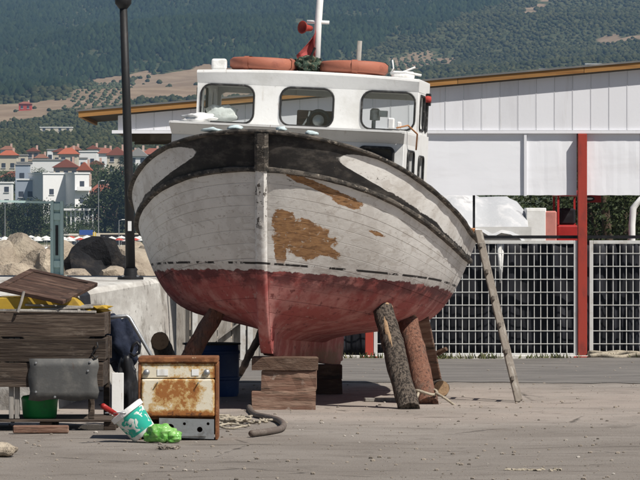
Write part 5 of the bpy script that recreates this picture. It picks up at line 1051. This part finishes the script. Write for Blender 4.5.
def house(px_, y_, w_, h, dp, wall, roof, rm_, label, nx_=3, floors=2, rh=1.8, balcony=False, sink=1.0, yaw=0):
    p = TPt(px_, y_); o = thing('house', label, 'house', p, (0, 0, yaw)); MB().bb(-w_ / 2, w_ / 2, 0, dp, -sink - 2, h).build('wall', MT[wall], o)
    if roof == 'flat': MB().bb(-w_ / 2 - .2, w_ / 2 + .2, -.2, dp + .2, h + .003, h + .35).build('roof', MT[rm_], o)
    else:
        e = .5; x0, x1, y0, y1 = -w_ / 2 - e, w_ / 2 + e, -e, dp + e; m = MB()
        if roof == 'hip': rd_ = [((x0 + x1) / 2 - w_ * .18, dp / 2, h + rh), ((x0 + x1) / 2 + w_ * .18, dp / 2, h + rh)]; m.add([(x0, y0, h + .003), (x1, y0, h + .003), (x1, y1, h + .003), (x0, y1, h + .003)] + rd_, [(0, 1, 5, 4), (1, 2, 5), (2, 3, 4, 5), (3, 0, 4), (3, 2, 1, 0)])
        else: m.add([(x0, y0, h + .003), (x1, y0, h + .003), (x1, y1, h + .003), (x0, y1, h + .003), (0, y0, h + rh), (0, y1, h + rh)], [(0, 1, 4), (1, 2, 5, 4), (2, 3, 5), (3, 0, 4, 5), (3, 2, 1, 0)])
        r_ = m.build('roof', MT[rm_], o); MB().bb(w_ * .2, w_ * .2 + .6, dp * .6, dp * .6 + .6, h + .2, h + rh + .7).build('chimney', MT['w_pink'], r_)
    fh = h / floors
    for f_ in range(floors):
        for i in range(nx_):
            wn_ = shared('window', wmesh, None, o, (-w_ / 2 + w_ * (i + .5) / nx_, -.03, f_ * fh + .9)); shared('sill', smesh, None, wn_, (0, 0, 0))
        if balcony and f_ > 0:
            MB().bb(-w_ / 2, w_ / 2, -1.4, -.06, f_ * fh + .0, f_ * fh + .15).build('balcony_slab', MT['w_white'], o); MB().bb(-w_ / 2, w_ / 2, -1.42, -1.34, f_ * fh + .152, f_ * fh + .95).build('balcony_front', MT['w_white'], o)
    return o
house(60, 1010, 8.6, 11.5, 9, 'w_white', 'flat', 'w_white', 'large plain white flat-roofed hotel block above the trees', 2, 2, yaw=.45)
house(82, 1006, 3.6, 11.8, 8, 'w_white', 'flat', 'w_white', 'narrow white hotel wing with stacked balconies beside a red roof', 1, 3, balcony=True, yaw=.45)
house(30, 1014, 6.2, 9.8, 9, 'w_blue', 'flat', 'w_white', 'grey-blue house wing with wide windows next to the white hotel', 3, 2)
house(22, 1030, 3.2, 12.4, 6, 'w_blue', 'flat', 'r_grey', 'pale blue rooftop tower block beside the uphill roofs', 1, 3)
house(101, 1020, 5.2, 6.6, 7, 'w_pink', 'hip', 'r_red', 'house with broad dark red hip roof beside the white hotel', 3, 2, 2.0)
house(66, 1130, 6.5, 6.2, 8, 'w_cream', 'gable', 'r_red', 'cream house with red gable roof above the white hotel', 3, 2, 2.2)
house(68, 1200, 5.2, 6.2, 8, 'w_cream', 'hip', 'r_orange', 'house with bright orange roof highest above the hotel', 2, 2, 1.8)
house(84, 1120, 3.2, 6.0, 7, 'w_pink', 'gable', 'r_orange', 'narrow pink house with orange roof and tall chimney', 2, 2, 2.2)
house(14, 1120, 7, 4.2, 7, 'w_white', 'hip', 'r_red', 'low white house with long red roof uphill of the blue wing', 3, 1, 1.6)
house(2, 1060, 4.6, 6.2, 7, 'w_white', 'flat', 'w_white', 'plain white flat-roofed house at the end of the town', 2, 2)
house(48, 1180, 8.5, 5.4, 7, 'w_white', 'flat', 'r_grey', 'long low white house with grey flat roof uphill', 4, 1)
house(28, 1190, 6.2, 4.2, 7, 'w_white', 'flat', 'r_grey', 'low white bungalow with dark flat roof uphill', 3, 1)
house(117, 1210, 5.6, 5.4, 7, 'w_cream', 'gable', 'r_red', 'cream gabled house with red roof just beside the lamp post', 2, 2, 2.4)
house(106, 1240, 4.2, 4.6, 7, 'w_white', 'hip', 'r_red', 'white house with red hip roof behind the cream gabled one', 2, 1, 1.6)
house(138, 1200, 5.0, 5.6, 7, 'w_white', 'gable', 'r_grey', 'white gabled house with grey roof between lamp post and boat', 2, 2, 2.4)
house(152, 1225, 5.6, 5.0, 7, 'w_cream', 'hip', 'r_red', 'cream house with red roof peeping past the boat bow', 3, 1, 1.8)
house(8, 1230, 5, 4.5, 7, 'w_cream', 'hip', 'r_orange', 'small cream house with orange roof at the top of the town', 2, 1, 1.5)
house(88, 1260, 5, 4.2, 7, 'w_white', 'flat', 'w_white', 'small white box house at the foot of the scrub slope', 2, 1)
house(545, 2330, 6.5, 4.5, 7, 'w_blue', 'flat', 'r_grey', 'lone grey farmhouse on the slope above the shed roof', 3, 1)
house(596, 2420, 12, 3.4, 8, 'w_cream', 'flat', 'w_white', 'long pale farm shed high on the slope', 4, 1)
house(25, 2080, 6, 3.2, 7, 'awn_red', 'hip', 'r_red', 'small dark red barn on the tan field', 2, 1, 1.2)
house(56, 1760, 13, 2.2, 6, 'w_cream', 'flat', 'w_white', 'long low pale greenhouse in the scrub above the town', 4, 1)
rg = random.Random(44)
WCOL = [('w_white', 'white'), ('w_cream', 'cream'), ('w_pink', 'pinkish'), ('w_white', 'whitewashed')]
for k, (px_, y_, what) in enumerate(((7, 1295, 'on the upper edge of the town above the orange roofed house'), (19, 1262, 'uphill of the pale blue tower block'), (33, 1305, 'on the top street above the low bungalow'), (41, 1250, 'wedged behind the long low white house'), (53, 1292, 'on the top street left of the orange roof'.replace('left of', 'next to')), (61, 1268, 'just under the top street by the orange roof'), (74, 1300, 'on the top street behind the bright orange roof'), (79, 1235, 'between the orange roofs above the hotel wing'), (93, 1285, 'behind the small white box house'), (101, 1300, 'on the top street beside the red hip roof'), (112, 1290, 'behind the cream gabled house by the lamp post'), (124, 1270, 'just past the lamp post on the upper street'), (131, 1240, 'below the upper street between lamp post and boat'), (145, 1290, 'on the upper street nearest the boat bow'), (96, 1180, 'among small trees uphill of the dark red hip roof'), (126, 1150, 'among dark trees behind the lamp post'))):
    wc_, wn__ = WCOL[k % 4]; rf_ = ('hip', 'flat', 'gable')[k % 3]; rc_ = ('r_brown', 'r_grey', 'r_red')[k % 3]
    house(px_, y_, rg.uniform(3.2, 4.8), rg.uniform(2.8, 4.4), 5, wc_, rf_, rc_, 'small %s %s-roofed house %s' % (wn__, rf_, what), 2, 1, 1.2)
# seafront terrace, kiosk, awnings
ter = thing('terrace', 'white pergola terrace with posts in front of the hotel', 'terrace', TPt(77, 962)); zT = 7.2
MB().bb(-4.0, 4.0, 0, 4, zT, zT + .45).build('slab', MT['w_white'], ter); MB().bb(-3.6, 3.8, .6, 3.6, zT - 5.2, zT - 3.8).build('parapet', MT['w_white'], ter); MB().bb(-3.6, 3.8, .8, 3.4, -3, zT - 5.21).build('base_wall', MT['w_cream'], ter)
for i in range(8): MB().bb(-3.5 + .98 * i, -3.2 + .98 * i, .7, 1.0, zT - 3.79, zT - .01).build('post', MT['w_white'], ter)
ks = thing('beach_kiosk', 'beach kiosk with blue sign board and white awning', 'kiosk', TPt(84, 944)); MB().bb(-3.4, 3.4, 0, 3, -1.5, 2.6).build('wall', MT['w_cream'], ks); MB().bb(-1.0, 2.0, -.2, -.02, 2.3, 3.4).build('sign_board', MT['awn_blue'], ks); MB().bb(-4.5, -1.2, -1.5, 0, 2.2, 2.45).build('awning', MT['umb'], ks); MB().bb(-2.6, -.6, -.06, .1, .2, 1.8).build('opening', MT['win'], ks); MB().bb(.6, 2.6, -.06, .1, .2, 1.8).build('opening', MT['awn_blue'], ks)
yf = thing('banner', 'small yellow banner on a pole beside the beach kiosk', 'banner', TPt(94.5, 940)); MB().tube([(0, 0, -.5), (0, 0, 3.2)], .06, 6).build('pole', MT['w_white'], yf); MB().bb(-.35, .35, -.03, .03, 1.0, 3.0).build('cloth', MT['awn_yel'], yf)
wb_ = thing('beach_bar', 'long low dark beach bar under the trees beside the lamp post', 'bar', TPt(118, 948)); MB().bb(-5, 5, 0, 3, -1.5, 2.3).build('wall', MT['wood_dark'], wb_); MB().bb(-5.5, 5.5, -1.2, 3.3, 2.303, 2.6).build('roof', MT['w_cream'], wb_)
for i in range(5): MB().bb(-4.6 + 2.1 * i, -3.4 + 2.1 * i, -.06, .1, .4, 1.8).build('opening', MT['win'], wb_)
for (px_, y_, h, lab) in ((98.5, 950, 14, 'slim grey street lamp rising above the beach kiosk'), (119, 944, 5.5, 'short white pole beside the beach bar'), (5, 950, 9, 'slim grey pole at the far end of the beach')):
    q = thing('street_lamp', lab, 'street lamp', TPt(px_, y_)); MB().tube([(0, 0, -.5), (0, 0, h)], [.12, .08], 8).build('pole', MT['steel'], q); MB().tube([(0, 0, h), (.9, 0, h + .15)], .06, 6).build('arm', MT['steel'], q); MB().bb(.6, 1.3, -.15, .15, h + .1, h + .25).build('lamp_head', MT['w_white'], q)
# beach umbrellas
cm = MB().lathe([(1.35, -.08), (1.3, 0), (.7, .3), (.05, .55), (.001, .6)], 8).mesh('canopy'); pm_ = MB().tube([(0, 0, -2.3), (0, 0, .5)], .04, 5).mesh('pole'); pm_.materials.append(MT['w_white'])
cms = [cm, cm.copy(), cm.copy()]
for me, q in zip(cms, ('umb', 'awn_red', 'awn_blue')): me.materials.append(MT[q])
rg = random.Random(31); k = 0
UL = ['white beach umbrella in the long rows on the far shore', 'red beach umbrella among the white ones on the far shore', 'blue beach umbrella among the white ones on the far shore']
for row in range(3):
    px_ = -3.0
    while px_ < 150:
        y_ = 914 + row * 9 + rg.uniform(-2, 2); ci = 0 if rg.random() < .9 else rg.choice((1, 1, 2)); p = TPt(px_, y_); o = thing('beach_umbrella', UL[ci], 'umbrella', p + Vector((0, 0, rg.uniform(-.2, .15))), group='beach umbrellas on the far shore')
        shared('canopy', cms[ci], None, o, (0, 0, 1.9), (0, 0, rg.random()), (.85, .85, .8)); shared('pole', pm_, None, o, (0, 0, 1.9)); px_ += rg.uniform(7, 10)
# loungers on the sand and small boats on the water
lm = MB(); lm.bb(-.35, .35, -1, .4, .28, .36); lm.beam((0, .4, .34), (0, .95, .75), .7, .06); lm.bb(-.3, -.24, -.9, -.84, -.2, .28); lm.bb(.24, .3, -.9, -.84, -.2, .28); lm = lm.mesh('sun_lounger'); lm.materials.append(MT['w_white'])
for i in range(19):
    p = TPt(2 + 7.6 * i + rg.uniform(-2, 2), 908 + rg.uniform(-2, 3)); o = bpy.data.objects.new('sun_lounger', lm); col.objects.link(o); o.location = p; o.rotation_euler = (0, 0, rg.uniform(-.3, .3)); tag(o, 'white sun lounger on the far beach before the umbrellas', 'lounger', 'sun loungers on the far shore')
def small_boat(px_, y_, L, label, cmat, cabin=True, yaw=0):
    o = thing('motor_boat', label, 'boat', ((px_ - 320) * y_ / F, y_, SEA), (0, 0, yaw)); m = MB(); rows = []
    for i in range(9):
        u = i / 8; wd = .95 * math.sin(min(1, (1 - u) * 1.7 + .05) * 1.57); rows.append([Vector((-L / 2 + L * u, s_ * wd * q, z_ + .35 * u * u * (z_ > 0))) for s_, q, z_ in ((-1, 1, .75), (-1, .8, .1), (-1, .1, -.25), (1, .1, -.25), (1, .8, .1), (1, 1, .75))])
    m.grid(rows); m.f.append(tuple(range(6))); m.build('hull', MT['w_white'], o, smooth=True); MB().bb(-L * .45, L * .25, -.7, .7, .55, .62).build('deck', MT['w_cream'], o)
    if cabin: MB().bb(-L * .12, L * .12, -.6, .6, .62, 1.5).build('cabin', MT['w_white'], o, bevel=.1); MB().bb(-L * .13, L * .125, -.62, .62, 1.1, 1.35).build('windscreen', MT['win'], o)
    MB().bb(-L * .4, -L * .2, -.5, .5, .62, .95).build('seat', MT[cmat], o)
small_boat(84, 700, 5.2, 'small white motor boat with red seat moored off the beach', 'awn_red', True, .2); small_boat(104, 820, 4.4, 'little white boat with blue seat close to the beach', 'awn_blue', False, 2.9); small_boat(24, 850, 5, 'white boat with yellow seat off the far end of the beach', 'awn_yel', True, .1)
# ---------------------------------------------------------------- air
hz = MB().bb(-995, 995, -40, 5230, -5.5, 395).build('haze', None); stuff(tag(hz, 'thin pale summer haze in the air', 'haze'))
hm = bpy.data.materials.new('haze'); hm.use_nodes = True; nt = hm.node_tree; nt.nodes.clear(); ho = nt.nodes.new('ShaderNodeOutputMaterial'); pv = nt.nodes.new('ShaderNodeVolumePrincipled')
pv.inputs['Color'].default_value = (0.38, 0.62, 0.95, 1); pv.inputs['Density'].default_value = 0.75e-4; pv.inputs['Anisotropy'].default_value = 0.0; nt.links.new(pv.outputs[0], ho.inputs['Volume']); hz.data.materials.append(hm)
